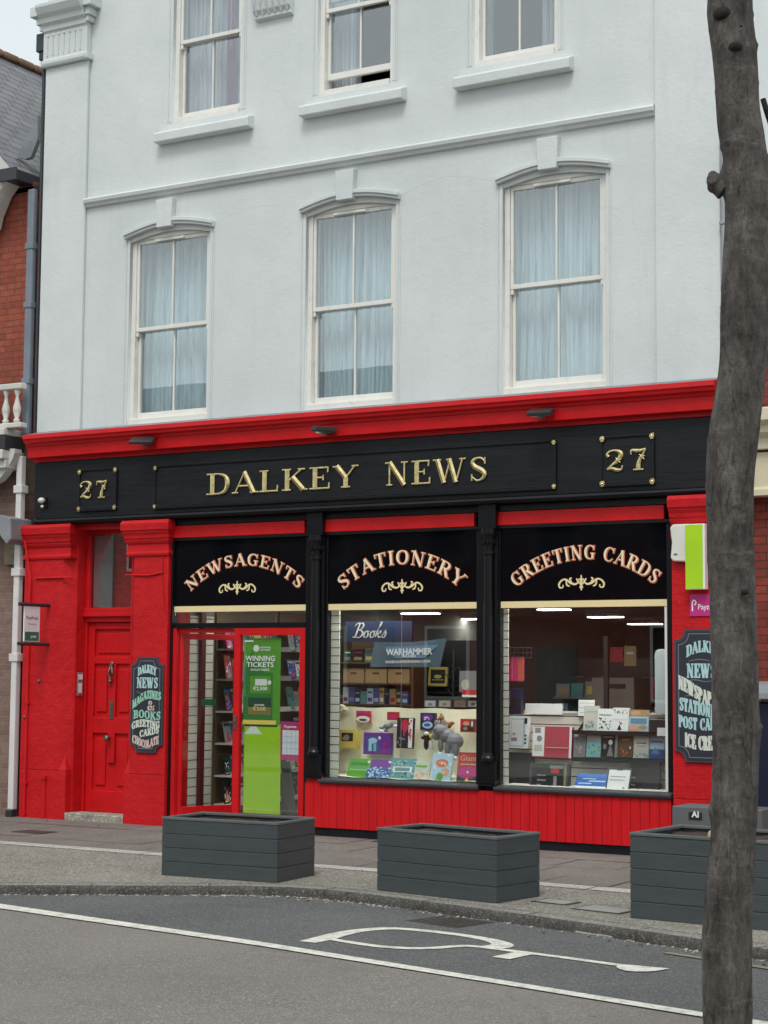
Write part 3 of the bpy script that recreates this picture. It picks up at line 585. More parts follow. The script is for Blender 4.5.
mb = MB(); rr = random.Random(77)
for _ in range(90):
    if rr.random() < .6:
        i = rr.randrange(5, 17); a, b = kk[i], kk[i + 1]; u = rr.random(); x = a[0] + (b[0] - a[0]) * u; y = a[1] + (b[1] - a[1]) * u - abs(rr.gauss(0, .12)); z = -.156
    else: x = rr.uniform(-.2, 10); y = rr.uniform(-.5, -.12) - (0 if rr.random() < .6 else rr.uniform(0, 2.5)); z = -.079
    s_ = rr.uniform(.010, .022); a = rr.uniform(0, 6.28); ca, sa = math.cos(a) * s_, math.sin(a) * s_; h = rr.uniform(.002, .008)
    mb.add([(x - ca, y - sa, z), (x + sa * .5, y - ca * .5, z + h), (x + ca, y + sa, z + .001), (x - sa * .5, y + ca * .5, z + h)], [(0, 1, 2, 3)])
tag(mb.build('fallen_leaves', F('dry_leaf_brown', (.13, .085, .04)), smooth='sheet'), 'small dry leaves scattered along the gutter and the foot of the shop', 'leaves', kind='stuff')
# ================================================================== SHOP BUILDING
B = thing('shop_building', (4.0, 0.0, -0.1), 'three storey pale grey rendered building with a red and black newsagent shopfront', 'building')
FWx = [(W(a, 350, .04)[0], W(b, 350, 0)[0]) for a, b in ((130.5, 208.6), (306.8, 395.0), (504.3, 606.5))]      # first floor window openings
TWx = [(W(a, 90, .04)[0], W(b, 90, 0)[0]) for a, b in ((174.6, 241.3), (319.6, 392.3), (474.0, 557.8))]     # top floor
FZ = (4.34, 6.52); TZ = (7.72, 9.62)
ops = [(a, b, *FZ) for a, b in FWx] + [(a, b, *TZ) for a, b in TWx]
X0_, X1_, Zb, Zt = -0.10, 8.15, 3.26, 11.2
xs = sorted({X0_, X1_, *[q for o_ in ops for q in o_[:2]]}); zs = sorted({Zb, Zt, *[q for o_ in ops for q in o_[2:]]})
mb = MB(); WT = 0.28
solid = lambda x, z: not any(a < x < b and c_ < z < d for a, b, c_, d in ops)
for i in range(len(xs) - 1):
    for j in range(len(zs) - 1):
        if solid((xs[i] + xs[i + 1]) / 2, (zs[j] + zs[j + 1]) / 2):
            a, b, c_, d = xs[i], xs[i + 1], zs[j], zs[j + 1]
            mb.add([(a, 0, c_), (b, 0, c_), (b, 0, d), (a, 0, d)], [(0, 1, 2, 3)])
            mb.add([(a, WT, c_), (b, WT, c_), (b, WT, d), (a, WT, d)], [(3, 2, 1, 0)])
for a, b, c_, d in ops:
    mb.add([(a, 0, c_), (b, 0, c_), (b, 0, d), (a, 0, d), (a, WT, c_), (b, WT, c_), (b, WT, d), (a, WT, d)], [(0, 4, 5, 1), (1, 5, 6, 2), (2, 6, 7, 3), (3, 7, 4, 0)])
DEP = 14.0
for (a, b) in ((X0_, X0_ + .02), (X1_ - .02, X1_)): mb.box(a, b, 0.001, DEP, -0.2, Zt)
mb.box(X0_, X1_, DEP, DEP + .2, -0.2, Zt)
o = mb.build('wall', RENDER, B, smooth='sheet')
MB().box(X0_, X1_, 0.0, DEP, Zt, Zt + .15).build('roof', LEAD, B)
MB().box(X0_ + .03, X1_ - .03, .3, DEP - .02, 3.02, 3.12).box(X0_ + .03, X1_ - .03, .3, DEP - .02, 7.10, 7.2).box(X0_ + .03, X1_ - .03, .3, 4.4, 3.12, 3.13).build('floor_slab', ROOM, B)
m_ = MB().box(X0_ + .03, X1_ - .03, 4.5, 4.6, 3.14, 11.1)
for xw in (2.85, 5.2): m_.box(xw, xw + .1, .29, 4.45, 3.14, 7.08).box(xw, xw + .1, .29, 4.45, 7.22, 11.1)
m_.build('room_partition', ROOM, B)
# pilasters
for k, (a, b) in enumerate(((-0.125, 0.515), (7.50, 8.145))):
    pz = MB().box(a, b, -0.05, -0.002, 3.27, 8.66).box(a, b, -0.05, -0.002, 9.40, 11.2).build('pilaster', RENDER, B, bevel=.012)
    cp = MB()
    prof = [(-.002, 8.66), (-.10, 8.66), (-.115, 8.69), (-.115, 8.73), (-.09, 8.745), (-.09, 9.07), (-.115, 9.085), (-.12, 9.14), (-.16, 9.17), (-.175, 9.22), (-.22, 9.26), (-.26, 9.33), (-.26, 9.37), (-.08, 9.40), (-.002, 9.40)]
    cp.yz(prof, a - .01, b + .01)
    for z0, z1, e in ((8.66, 8.735, .03), (9.10, 9.17, .04), (9.17, 9.26, .07), (9.26, 9.38, .13)):
        cp.box(a - .01 - e, a - .012, -.09 - e * .8, -.002, z0, z1); cp.box(b + .012, b + .01 + e, -.09 - e * .8, -.002, z0 + .002, z1 - .002)
    n = 7
    for q in range(n):
        u = a + .07 + (b - a - .14) * q / (n - 1); cp.box(u - .022, u - .006, -.104, -.089, 8.78, 9.03); cp.ball((u - .014, -.092, 9.03), .022, 8)
    cp.build('capital', RENDER, pz, bevel=.006)
# string course
prof = [(-.002, 6.905), (-.035, 6.91), (-.045, 6.935), (-.075, 6.95), (-.085, 6.985), (-.07, 7.005), (-.002, 7.03)]
MB().yz(prof, .517, 7.498).build('string_course', RENDER, B)
# faint raised plaster lines
for a, b in ((2.33, 3.42), (4.68, 5.79)):
    pts = [(a + (b - a) * k / 16, .0015, 6.50 + .13 * math.sin(math.pi * k / 16)) for k in range(17)]; MB().tube(pts, .003, 6).build('plaster_line', RENDER, B)
# fluted bracket between top floor windows
for xb in (3.10, 5.0):
    m_ = MB().yz([(-.002, 8.68), (-.06, 8.70), (-.06, 8.74), (-.10, 8.78), (-.14, 8.95), (-.20, 9.2), (-.20, 9.3), (-.002, 9.3)], xb - .24, xb + .24)
    for k in range(6): u = xb - .2 + .08 * k; m_.tube([(u, -.065, 8.73), (u, -.13, 8.86), (u, -.19, 9.12)], .014, 6)
    m_.build('bracket', RENDER, B, bevel=.005)

def sash_window(xa, xb, za, zb, mid, open_=0.0, arched=False, sill=True):
    cw = (xa + xb) / 2
    f = MB(); e = .055; y0, y1 = .045, .20
    f.box(xa, xa + e, y0, y1, za, zb).box(xb - e, xb, y0 + .001, y1, za, zb).box(xa + e, xb - e, y0 + .002, y1, zb - e - .02, zb).box(xa + e, xb - e, y0 - .02, y1, za, za + .07)
    wn = f.build('window', WHITE, B, bevel=.004)
    x0, x1 = xa + e + .002, xb - e - .002
    def sash(z0, z1, y, bot):
        s_ = MB(); a = .032
        s_.box(x0, x0 + a, y, y + .045, z0, z1).box(x1 - a, x1, y, y + .045, z0, z1).box(x0 + a, x1 - a, y + .001, y + .046, z0, z0 + bot).box(x0 + a, x1 - a, y + .001, y + .046, z1 - .045, z1)
        s_.box(cw - .010, cw + .010, y + .004, y + .040, z0 + bot, z1 - .045)
        s_.build('sash', WHITE, wn, bevel=.004)
        MB().box(x0 + a - .003, x1 - a + .003, y + .020, y + .024, z0 + bot - .003, z1 - .042).build('pane', GLASS, wn)
    sash(mid - .02, zb - e - .02, .060, .045)
    sash(za + .07 + open_, mid + .025 + open_, .110, .07)
    for xx in (x0, x1 - .03): MB().box(xx, xx + .03, .063, .105, mid - .075, mid - .021).build('sash_horn', WHITE, wn, bevel=.008)
    if arched:
        # plaster infill under segmental arch, hood mould and keystone
        n = 12; rise = .075; arc = [(xa + (xb - xa) * k / n, zb - .095 + rise * math.sin(math.pi * k / n)) for k in range(n + 1)]
        poly = arc + [(xb, zb + .001), (xa, zb + .001)]
        MB().xz(poly, .006, .043).build('arch_infill', RENDER, wn)
        arc2 = lambda o_, r_: [(xa - .06 + (xb - xa + .12) * k / n, zb - .06 + o_ + r_ * math.sin(math.pi * k / n)) for k in range(n + 1)]
        lo, hi = arc2(0, .10), arc2(.065, .10)
        h = MB()
        h.xz(lo + hi[::-1], -.050, -.001)
        lo2 = arc2(.03, .10); hi2 = arc2(.075, .10); h.xz(lo2 + hi2[::-1], -.070, -.0505)
        h.build('hood_mould', RENDER, wn, bevel=.006)
        cw = cw - .035; MB().xz([(cw - .10, zb + .01), (cw + .10, zb + .01), (cw + .115, zb + .33), (cw - .115, zb + .33)], -.080, -.002).build('keystone', RENDER, wn, bevel=.006)
        # moulded architrave either side
        for s_, xe in ((-1, xa), (1, xb)):
            m2 = MB()
            for k, (d0, d1, pr) in enumerate(((.0, .035, .006), (.045, .06, .009))):
                a_, b_ = (xe - d1, xe - d0) if s_ < 0 else (xe + d0, xe + d1); m2.box(a_, b_, -pr, .001, 4.2, zb - .06 + .06 * 0)
            m2.build('architrave', RENDER, wn, bevel=.004)
        MB().box(xa + .002, xb - .002, .012, .045, za - .05, za + .06).build('lower_sill', WHITE, wn, bevel=.006)
        m3 = MB().box(cw - .20, cw + .20, .030, .0435, zb - .115, zb - .085); m3.build('trickle_vent', WHITE, wn, bevel=.003)
    else:
        for s_, xe in ((-1, xa), (1, xb)):
            m2 = MB()
            for (d0, d1, pr) in ((.0, .035, .006), (.045, .06, .009)):
                a_, b_ = (xe - d1, xe - d0) if s_ < 0 else (xe + d0, xe + d1); m2.box(a_, b_, -pr, .001, za + .02, zb + .1)
            m2.build('architrave', RENDER, wn, bevel=.004)
        MB().yz([(-.12, za - .22), (-.125, za - .12), (-.10, za - .105), (.043, za - .045), (.043, za - .10), (-.002, za - .20), (-.002, za - .225)][::-1], xa - .165, xb + .175).build('sill', RENDER, wn, bevel=.01)
    return wn
for (a, b) in FWx: sash_window(a, b, FZ[0], FZ[1], 5.42, 0, True)
for k, (a, b) in enumerate(TWx): sash_window(a, b, TZ[0], TZ[1], 8.67, .13 if k == 1 else 0, False)

def curtain(xa, xb, za, zb, mat, label, folds=9, y=.33, amp=.06, flare=0.0, seed=1, cat='curtain', grp=None, name='net_curtain'):
    rr = random.Random(seed); ph = [rr.uniform(0, 6) for _ in range(4)]; cols = 170; rws = 14; grid = []
    for j in range(rws + 1):
        v_ = j / rws; row = []
        for i in range(cols + 1):
            u = i / cols; x = xa + (xb - xa) * u + flare * (1 - v_) * (u - .5)
            uu = u + .012 * math.sin(v_ * 3.1 + ph[1] + u * 9); yy = y + amp * (math.sin(uu * folds * 6.28 + ph[0]) * (.55 + .45 * math.sin(u * 11 + ph[2])) + .55 * math.sin(uu * folds * 15.7 + ph[3]) + .3 * math.sin(uu * folds * 33 + ph[2] * 2))
            row.append((x, yy, za + (zb - za) * v_))
        grid.append(row)
    o = MB().sheet(grid).build(name, mat, smooth='sheet'); return tag(o, label, cat, grp)
for k, ((a, b), nn) in enumerate(zip(FWx, ('left', 'middle', 'right'))):
    tag_ = f'pale blue sheer curtain drawn across the {nn} first floor window'
    curtain(a - .16, b + .04, FZ[0] + .02, FZ[1] - .05, NET, tag_, folds=(7, 8, 6)[k], seed=k + 2, grp='sheer curtains on the first floor')
curtain(1.52, 2.62, 7.76, 9.6, NETW, 'white curtain filling the top floor window with the plum drape', folds=6, seed=9)
curtain(2.28, 2.40, 7.76, 9.6, PURPLE, 'narrow plum drape behind the top left window', folds=2, y=.245, amp=.012, seed=12, name='plum_drape')
curtain(3.48, 3.98, 7.76, 9.6, NETW, 'white curtain bunched at the left of the half open top window', folds=3, seed=10)
curtain(6.16, 6.42, 7.76, 9.6, NETW, 'white curtain gathered at the right side of the top right window', folds=3, seed=11)
curtain(5.50, 5.56, 7.76, 9.6, NETW, 'thin strip of white curtain at the left edge of the top right window', folds=1, seed=14)

# ---- shopfront entablature
X0s, X1s = -0.03, 8.17
prof = [(-.002, 4.29), (-.30, 4.262), (-.355, 4.255), (-.36, 4.205), (-.345, 4.195), (-.335, 4.165), (-.30, 4.15), (-.285, 4.125), (-.27, 4.12), (-.262, 4.0), (-.16, 3.99), (-.16, 3.955), (-.002, 3.955)]
MB().yz(prof, X0s - .03, X1s + .01).build('shop_cornice', RED, B, bevel=.004)
MB().yz([(-.002, 4.262 + .028), (-.002, 4.33), (-.06, 4.325), (-.30, 4.265), (-.30, 4.263)], X0s - .02, X1s).build('cornice_flashing', LEAD, B)
MB().box(X0s, X1s - .04, -.16, -.003, 3.30, 3.95).yz([(-.002, 3.298), (-.17, 3.296), (-.185, 3.27), (-.16, 3.243), (-.002, 3.24)], X0s, X1s - .03).build('fascia_board', BLACKF, B, bevel=.004)
fb = bpy.data.objects['fascia_board']
def moulding(x0, x1, z0, z1, w_=.022):
    m_ = MB(); y = -.161
    m_.box(x0, x1, y - .014, y, z1 - w_, z1).box(x0, x1, y - .03, y, z0, z0 + w_ * 1.3).box(x0, x0 + w_ * .7, y - .010, y, z0 + w_ * 1.3, z1 - w_).box(x1 - w_, x1, y - .022, y, z0 + w_ * 1.3, z1 - w_)
    m_.box(x0 + w_ * .7, x1 - w_, y - .012, y, z0 + w_ * 1.3, z0 + w_ * 2.0)
    m_.build('panel_moulding', BLACK, fb, bevel=.006)
    for cx_, cz in ((x0 + .02, z0 + .03), (x1 - .02, z0 + .03), (x0 + .02, z1 - .03), (x1 - .02, z1 - .03)):
        kq = .72 if x1 - x0 > 2 else .85; g = MB().box(cx_ - .028, cx_ + .028, y - .034, y - .001, cz - .014, cz + .020).box(cx_ - .016, cx_ + .020, y - .035, y - .002, cz - .032, cz + .032).ball((cx_, y - .034, cz), .014, 8, (1, .6, 1))
        g.xf(Matrix.Translation((cx_, 0, cz)) @ Matrix.Diagonal((kq, 1, kq, 1)) @ Matrix.Translation((-cx_, 0, -cz))); g.build('gilt_corner', GOLD, fb, bevel=.004)
moulding(.63, 1.18, 3.36, 3.84); moulding(6.99, 7.53, 3.345, 3.83); moulding(1.70, 6.53, 3.345, 3.83)
for txt, x0, x1, z0, z1 in (('DALKEY', 2.41, 4.32, 3.473, 3.70), ('NEWS', 4.625, 5.80, 3.468, 3.705)):
    tot = sum(GL[c_][0] + .05 for c_ in txt) - .05; k = (x1 - x0) / tot; x = x0
    for c_ in txt:
        m_ = MB(); serif(m_, c_, wallmap(x, z0, -.161), GL[c_][0] * k, z1 - z0, th=.014, ridge=.028, bold=1.0)
        m_.build('gilt_letter', GOLD, fb); x += (GL[c_][0] + .05) * k
def numeral(x0, z0, w_, h, Y=-.161):
    x = x0
    for c_ in '27':
        m_ = MB(); k = w_ / (GL['2'][0] + GL['7'][0] + .06); serif(m_, c_, wallmap(x, z0, Y), GL[c_][0] * k, h, th=.012, ridge=.022, bold=1.1)
        cx_, cz = (x + .52 * k, z0 + h * .5) if c_ == '2' else (x + .52 * k, z0 + h * .6)
        for a in range(6):
            q = R(a * 60 + 15); m_.add([(cx_, Y - .032, cz), (cx_ + .022 * math.cos(q - .35), Y - .026, cz + .022 * math.sin(q - .35)), (cx_ + .038 * math.cos(q), Y - .026, cz + .038 * math.sin(q)), (cx_ + .022 * math.cos(q + .35), Y - .026, cz + .022 * math.sin(q + .35))], [(0, 1, 2, 3)])
        m_.build('gilt_numeral', GOLD, fb); x += (GL[c_][0] + .06) * k
numeral(.63, 3.505, .43, .20); numeral(7.02, 3.49, .45, .205)
# red architrave + capitals
def red_pilaster(xa, xb, cham_l=0.0, cham_r=0.0, name='red_pilaster', kl=.6):
    y = -.10; yb = .32; m_ = MB()
    m_.box(xa, xb, y, yb, -.12, .46)
    plan = [(xa, yb), (xa, y + cham_l)] + ([(xa + cham_l, y)] if cham_l else []) + ([(xb - cham_r, y)] if cham_r else []) + [(xb, y + cham_r), (xb, yb)]
    if not cham_l: plan = [(xa, yb), (xa, y)] + plan[2:]
    m_.xy(plan, .462, 3.0)
    if cham_r:
        m_.add([(xb - cham_r, y, .461), (xb, y, .461), (xb, y + cham_r, .461), (xb - cham_r / 2, y + cham_r / 2, .64)], [(0, 2, 1), (0, 1, 3), (1, 2, 3), (2, 0, 3)])
    if cham_l:
        m_.add([(xa + cham_l, y, .461), (xa, y, .461), (xa, y + cham_l, .461), (xa + cham_l / 2, y + cham_l / 2, .64)], [(0, 1, 2), (0, 3, 1), (1, 3, 2), (2, 3, 0)])
    o = m_.build(name, REDM, B, bevel=.006)
    c_ = MB()
    pr = [(2.84, .004), (2.845, .018), (2.87, .024), (2.89, .018), (2.895, .006), (2.975, .006), (2.985, .022), (3.01, .034), (3.03, .036), (3.035, .046), (3.07, .052), (3.10, .068), (3.12, .07), (3.125, .084), (3.20, .09), (3.215, .082), (3.236, .07)]
    vs_ = []; fs_ = []
    for z, e in pr: vs_ += [(xa - e * kl, y - e, z), (xb + e * .6, y - e, z), (xb + e * .6, yb - .01, z), (xa - e * kl, yb - .01, z)]
    for i in range(len(pr) - 1):
        for k in range(4): fs_.append((i * 4 + k, i * 4 + (k + 1) % 4, i * 4 + 4 + (k + 1) % 4, i * 4 + 4 + k))
    fs_ += [(3, 2, 1, 0), tuple(len(vs_) - 4 + k for k in range(4))]; c_.add(vs_, fs_)
    c_.build('capital', REDM, o, bevel=.003); return o
red_pilaster(-.20, .475, 0, .11); red_pilaster(1.30, 1.86, .09, 0); red_pilaster(7.66, 8.20, kl=.1)
m_ = MB().tube([(-.10, -.115, -.05), (-.10, -.115, 2.3), (-.08, -.13, 2.62), (-.16, -.14, 3.0), (-.22, -.15, 3.25)], .014, 8).tube([(-.02, -.115, 2.63), (.44, -.115, 2.63), (.49, -.05, 2.62)], .011, 8)
m_.box(-.13, -.07, -.13, -.10, .30, .33).box(-.13, -.07, -.13, -.10, 1.2, 1.23).box(-.13, -.07, -.13, -.10, 2.2, 2.23); m_.build('red_conduit', RED, B)
m_ = MB().tube([(1.27, -.112, 2.64), (1.60, -.114, 2.63), (1.80, -.112, 2.66)], .009, 8).tube([(1.80, -.112, 2.9), (1.78, -.112, 2.64), (1.83, -.11, 2.2)], .005, 6); m_.build('painted_cable', RED, B)
m_ = MB().tube([(.18, -.11, -.08), (.18, -.11, .38)], .022, 8).box(.15, .21, -.14, -.10, .36, .40); m_.build('stub_pipe', REDM, B)
m_ = MB().ball((.06, -.105, 1.46), .022, 8).ball((-.14, -.105, 1.05), .02, 8).build('wall_bolt', STEEL, B)
# doorway of the upstairs flat
m_ = MB().box(.476, .50, .0, .30, -.05, 3.2).box(1.275, 1.299, .0, .30, -.05, 3.2).box(.50, 1.275, .28, .31, -.05, 3.2); m_.build('door_reveal', REDM, B)
m_ = MB().box(.476, 1.299, -.02, .28, 3.17, 3.235); m_.build('door_soffit', RED, B)
tr = MB().box(.50, 1.275, .14, .21, 2.13, 2.19).box(.50, 1.275, .10, .21, 2.19, 2.24).box(.50, 1.275, .12, .21, 2.24, 2.29).box(.50, .55, .15, .21, 2.29, 3.17).box(1.225, 1.274, .15, .21, 2.29, 3.17).box(.55, 1.225, .15, .21, 3.13, 3.17).build('transom_frame', RED, B, bevel=.006)
MB().box(.55, 1.225, .185, .19, 2.29, 3.13).build('pane', GLASS, tr)
MB().box(.56, .83, .215, .225, 2.30, 3.12).build('transom_board', GREYP, tr)
d = MB(); y = .18
d.box(.50, .53, .15, .24, -.02, 2.128).box(1.245, 1.274, .15, .24, -.02, 2.128)
d.box(.532, 1.243, y + .03, y + .055, .0, 2.126)
for a, b, c_, e in ((.532, .62, 0, 2.126), (1.155, 1.243, 0, 2.126), (.84, .935, .55, 1.66)): d.box(a, b, y, y + .029, c_, e)
for c_, e in ((0, .24), (.88, 1.06), (1.66, 1.74), (2.05, 2.126)): d.box(.621, 1.154, y + .001, y + .0285, c_, e)
for a, b, c_, e in ((.66, .80, .30, .82), (.975, 1.115, .30, .82), (.66, .80, 1.12, 1.60), (.975, 1.115, 1.12, 1.60), (.66, 1.115, 1.78, 2.01)):
    d.box(a, b, y + .012, y + .0295, c_, e)
d = d.build('door', RED, B, bevel=.006)
MB().box(.845, .93, y - .005, y + .003, .0, .01).build('weather_bar', RED, d)
MB().ball((.885, y - .01, 1.66), .028, 10, (1, .5, 1)).tube([(.885, y - .02, 1.65), (.862, y - .035, 1.56), (.868, y - .03, 1.49), (.885, y - .035, 1.47), (.902, y - .03, 1.49), (.908, y - .035, 1.56), (.885, y - .02, 1.65)], .012, 8).ball((.885, y - .035, 1.465), .024, 10).build('knocker', STEEL, d, smooth=True)
MB().box(.862, .91, y - .008, y, 1.04, 1.25).box(.875, .897, y - .014, y - .008, 1.07, 1.22).build('letter_plate', STEEL, d, bevel=.003)
MB().lathe(0, 0, [(.012, 0), (.012, .03), (.030, .04), (.036, .06), (.028, .078), (.0, .082)], 14).xf(Matrix.Translation((.87, y, .83)) @ Matrix.Rotation(R(90), 4, 'X')).build('door_knob', STEEL, d, smooth=True)
ip = MB().box(.5, .515, .03, .12, 1.30, 1.56)
ip = ip.build('intercom', GREYM, B, bevel=.004); MB().box(.515, .518, .04, .11, 1.48, 1.54).box(.515, .518, .045, .10, 1.33, 1.44).build('label_strip', WPRINT, ip)
MB().box(.47, 1.30, -.10, .18, -.10, .0).build('doorstep', STONE, B, bevel=.012)

# ---- glazed front
bars = MB()
bars.box(1.87, 7.63, -.05, .05, 3.0, 3.03).box(1.87, 7.63, -.06, -.004, 3.17, 3.238)
bars.box(1.861, 1.885, -.05, .05, -.05, 3.0).box(3.60, 3.66, -.03, .05, .0, 3.0).box(3.85, 3.87, -.03, .05, .5, 3.0).box(5.60, 5.66, -.03, .05, .5, 3.0).box(5.84, 5.86, -.03, .05, .5, 3.0).box(7.585, 7.632, -.03, .05, .5, 2.995)
bars.box(3.66, 3.85, -.02, .05, .45, 3.0).box(5.66, 5.84, -.02, .05, .45, 3.0)
bars.box(1.886, 3.60, -.035, .05, 2.05, 2.105).build('shopfront_frame', BLACK, B, bevel=.004)
for a, b in ((1.89, 3.59), (3.82, 5.585), (5.815, 7.57)):
    MB().box(a, b, -.055, -.003, 3.034, 3.166).build('red_transom_strip', RED, B, bevel=.004)
PANELS = [(1.886, 3.599), (3.871, 5.599), (5.861, 7.584)]
sf = []
for a, b in PANELS:
    pn = MB().box(a, b, -.01, .02, 2.29, 2.999).build('sign_panel', BLACKG, B); sf.append(pn)
    MB().box(a, b, -.014, .02, 2.225, 2.288).build('cream_band', CREAMP, pn)
sg = MB().box(1.886, 3.599, .005, .010, 2.106, 2.224).build('clerestory_pane', GLASSS, B)
# colonnettes
for xc in (3.755, 5.757):
    c_ = MB().box(xc - .095, xc + .095, -.12, -.02, 3.0, 3.238).box(xc - .085, xc + .085, -.10, -.021, .56, .74)
    c_.lathe(xc, -.075, [(.068, .74), (.068, .77), (.058, .79), (.052, .82), (.049, 2.74), (.060, 2.75), (.060, 2.78), (.050, 2.79), (.054, 2.85), (.072, 2.92), (.082, 2.95), (.082, 3.0)], 20)
    c_.box(xc - .09, xc - .055, -.06, -.021, .74, 3.0).box(xc + .055, xc + .09, -.06, -.021, .74, 3.0)
    for k in range(10):
        a = k * 2 * math.pi / 10; c_.ball((xc + .058 * math.cos(a), -.075 + .058 * math.sin(a), 2.87), .018, 6, (1, 1, 1.8))
    c_.box(xc - .098, xc + .098, -.12, -.022, .53, .558).box(xc - .09, xc + .09, -.11, -.022, .50, .528).build('colonnette', BLACK, B, bevel=.004)
# sills, cladding, plinth
MB().yz([(.05, .465), (-.10, .455), (-.115, .475), (-.115, .495), (-.03, .512), (.05, .512)], 3.83, 5.66).build('window_sill', DARKSILL, B, bevel=.003)
MB().yz([(.05, .465), (-.10, .455), (-.115, .475), (-.115, .495), (-.03, .512), (.05, .512)], 5.83, 7.64).build('window_sill', DARKSILL, B, bevel=.003)
m_ = MB(); x = 3.66; rr = random.Random(2)
while x < 7.62:
    w2 = min(.094, 7.632 - x); m_.box(x + .002, x + w2 - .0015, -.075 + rr.uniform(-.001, .001), -.03, .005, .453 if x > 3.80 else .55); x += .094
m_.box(3.62, 7.63, -.035, .05, .004, .45).build('cladding', REDC, B, bevel=.0025)
MB().box(3.64, 7.63, -.055, .05, -.15, .003).build('plinth', BLACKF, B)
# shop glass
g2 = MB().box(3.871, 5.599, .004, .010, .513, 2.224).build('shop_window', GLASSS, B)
MB().box(4.735, 4.738, .0, .003, .52, 2.22).build('glass_joint', GREYM, g2)
g3 = MB().box(5.861, 7.584, .004, .010, .513, 2.224).build('shop_window', GLASSS, B)
MB().box(7.555, 7.583, -.012, .003, .515, 2.22).build('edge_trim', WHITE, g3)
MB().box(5.85, 7.58, .012, .50, .47, .513).build('display_floor', SLATW, B)
MB().box(3.67, 5.66, .052, .60, .44, .50).build('display_floor', SLATW, B)
# sidelight
fr = MB(); fr.box(2.70, 2.775, -.03, .03, .02, 2.048).box(3.53, 3.598, -.03, .03, .02, 2.048).box(2.776, 3.529, -.029, .03, 1.97, 2.048).box(2.776, 3.529, -.029, .03, .02, .09)
fr = fr.build('door', RED, B, bevel=.005); MB().box(2.776, 3.529, .0, .006, .091, 1.969).build('pane', GLASSS, fr)
MB().box(2.715, 2.75, -.045, -.031, .98, 1.12).tube([(2.73, -.04, 1.05), (2.73, -.08, 1.05), (2.69, -.08, 1.05)], .008, 6).build('door_handle', STEEL, fr)
MB().box(1.862, 3.60, -.09, .10, -.10, .018).build('threshold', STONE, B, bevel=.006)
jf = MB().box(1.887, 1.935, -.03, .03, .02, 2.048).box(1.936, 2.699, -.0, .03, 2.0, 2.047).build('door_jamb', RED, B, bevel=.004)
# open leaf, swung inwards
th = R(66)
lf = MB(); L = .76
lf.box(0, .05, -.02, .02, .03, 1.995).box(L - .06, L, -.02, .02, .03, 1.995).box(.051, L - .061, -.019, .02, 1.93, 1.995).box(.051, L - .061, -.019, .02, .03, .12)
Mx = Matrix.Translation((1.925, .035, 0)) @ Matrix.Rotation(th, 4, 'Z')
lf = lf.xf(Mx).build('open_door', RED, B, bevel=.004)
MB().box(.051, L - .061, -.003, .003, .121, 1.929).xf(Mx).build('pane', DOORGLASS, lf)
MB().box(.28, .46, -.012, -.004, 1.21, 1.28).xf(Mx).build('door_sticker', DGRN, lf)
MB().tube([(L - .03, -.06, .98), (L - .03, -.06, 1.12)], .01, 8).tube([(L - .03, -.06, 1.05), (L - .03, -.02, 1.05)], .008, 8).xf(Mx).build('door_handle', STEEL, lf)
# arched lettering
def arch_text(panel, txt, pl, pc, pr, ht, Y=-.0105):
    (ax, az), (bx, bz), (cx_, cz) = pl, pc, pr
    # circle through three baseline points
    half = (cx_ - ax) / 2; mx = (ax + cx_) / 2; base = (az + cz) / 2; sag = bz - base; Rr = (half * half + sag * sag) / (2 * sag); oz = bz - Rr
    ang = math.asin(half / Rr); Lg = 2 * ang * Rr
    def mp(x, y, d): a = (x - Lg / 2) / Rr; return (mx + (Rr + y) * math.sin(a), Y - d, oz + (Rr + y) * math.cos(a))
    o1 = MB(); serif(o1, txt, mp, Lg, ht, th=.001, grow=.0065, gap=.09, bold=.92); o1.build('letter_outline', ORANGE, panel)
    mp2 = lambda x, y, d: mp(x - .004, y + .003, d + .0035)
    o2 = MB(); serif(o2, txt, mp2, Lg, ht, th=.001, gap=.09, bold=.86); o2.build('painted_lettering', CREAML, panel)
arch_text(sf[0], 'NEWSAGENTS', (2.10, 2.44), (2.80, 2.715), (3.50, 2.45), .125)
arch_text(sf[1], 'STATIONERY', (4.05, 2.43), (4.73, 2.68), (5.40, 2.425), .142)
arch_text(sf[2], 'GREETING CARDS', (6.035, 2.415), (6.76, 2.68), (7.455, 2.43), .135)
def ornament(panel, cx_, cz, k=1.0):
    q = []
    for s_ in (-1, 1):
        q.append([(s_ * .02, .03, .012), (s_ * .06, .0, .018), (s_ * .11, .012, .022), (s_ * .16, .045, .018), (s_ * .20, .04, .016), (s_ * .232, .005, .02), (s_ * .225, -.03, .016), (s_ * .195, -.03, .012), (s_ * .19, -.005, .012)])
        q.append([(s_ * .10, .02, .01), (s_ * .12, .05, .016), (s_ * .10, .06, .012)]); q.append([(s_ * .16, .045, .01), (s_ * .15, -.005, .018), (s_ * .12, -.02, .01)])
        q.append([(s_ * .015, .0, .01), (s_ * .04, .035, .016), (s_ * .05, .055, .01)])
    q.append([(0, -.06, .012), (0, .0, .026), (0, .085, .012)]); q.append([(-.03, .045, .014), (.03, .045, .014)]); q.append([(-.02, -.03, .012), (.02, -.03, .012)])
    m_ = MB(); strokes(m_, [[(a * k, b * k, c_ * k) for a, b, c_ in s_] for s_ in q], wallmap(cx_, cz, -.0105), .001); m_.build('painted_scroll', CREAMP, panel)
ornament(sf[0], 2.715, 2.465); ornament(sf[1], 4.745, 2.445); ornament(sf[2], 6.715, 2.445)

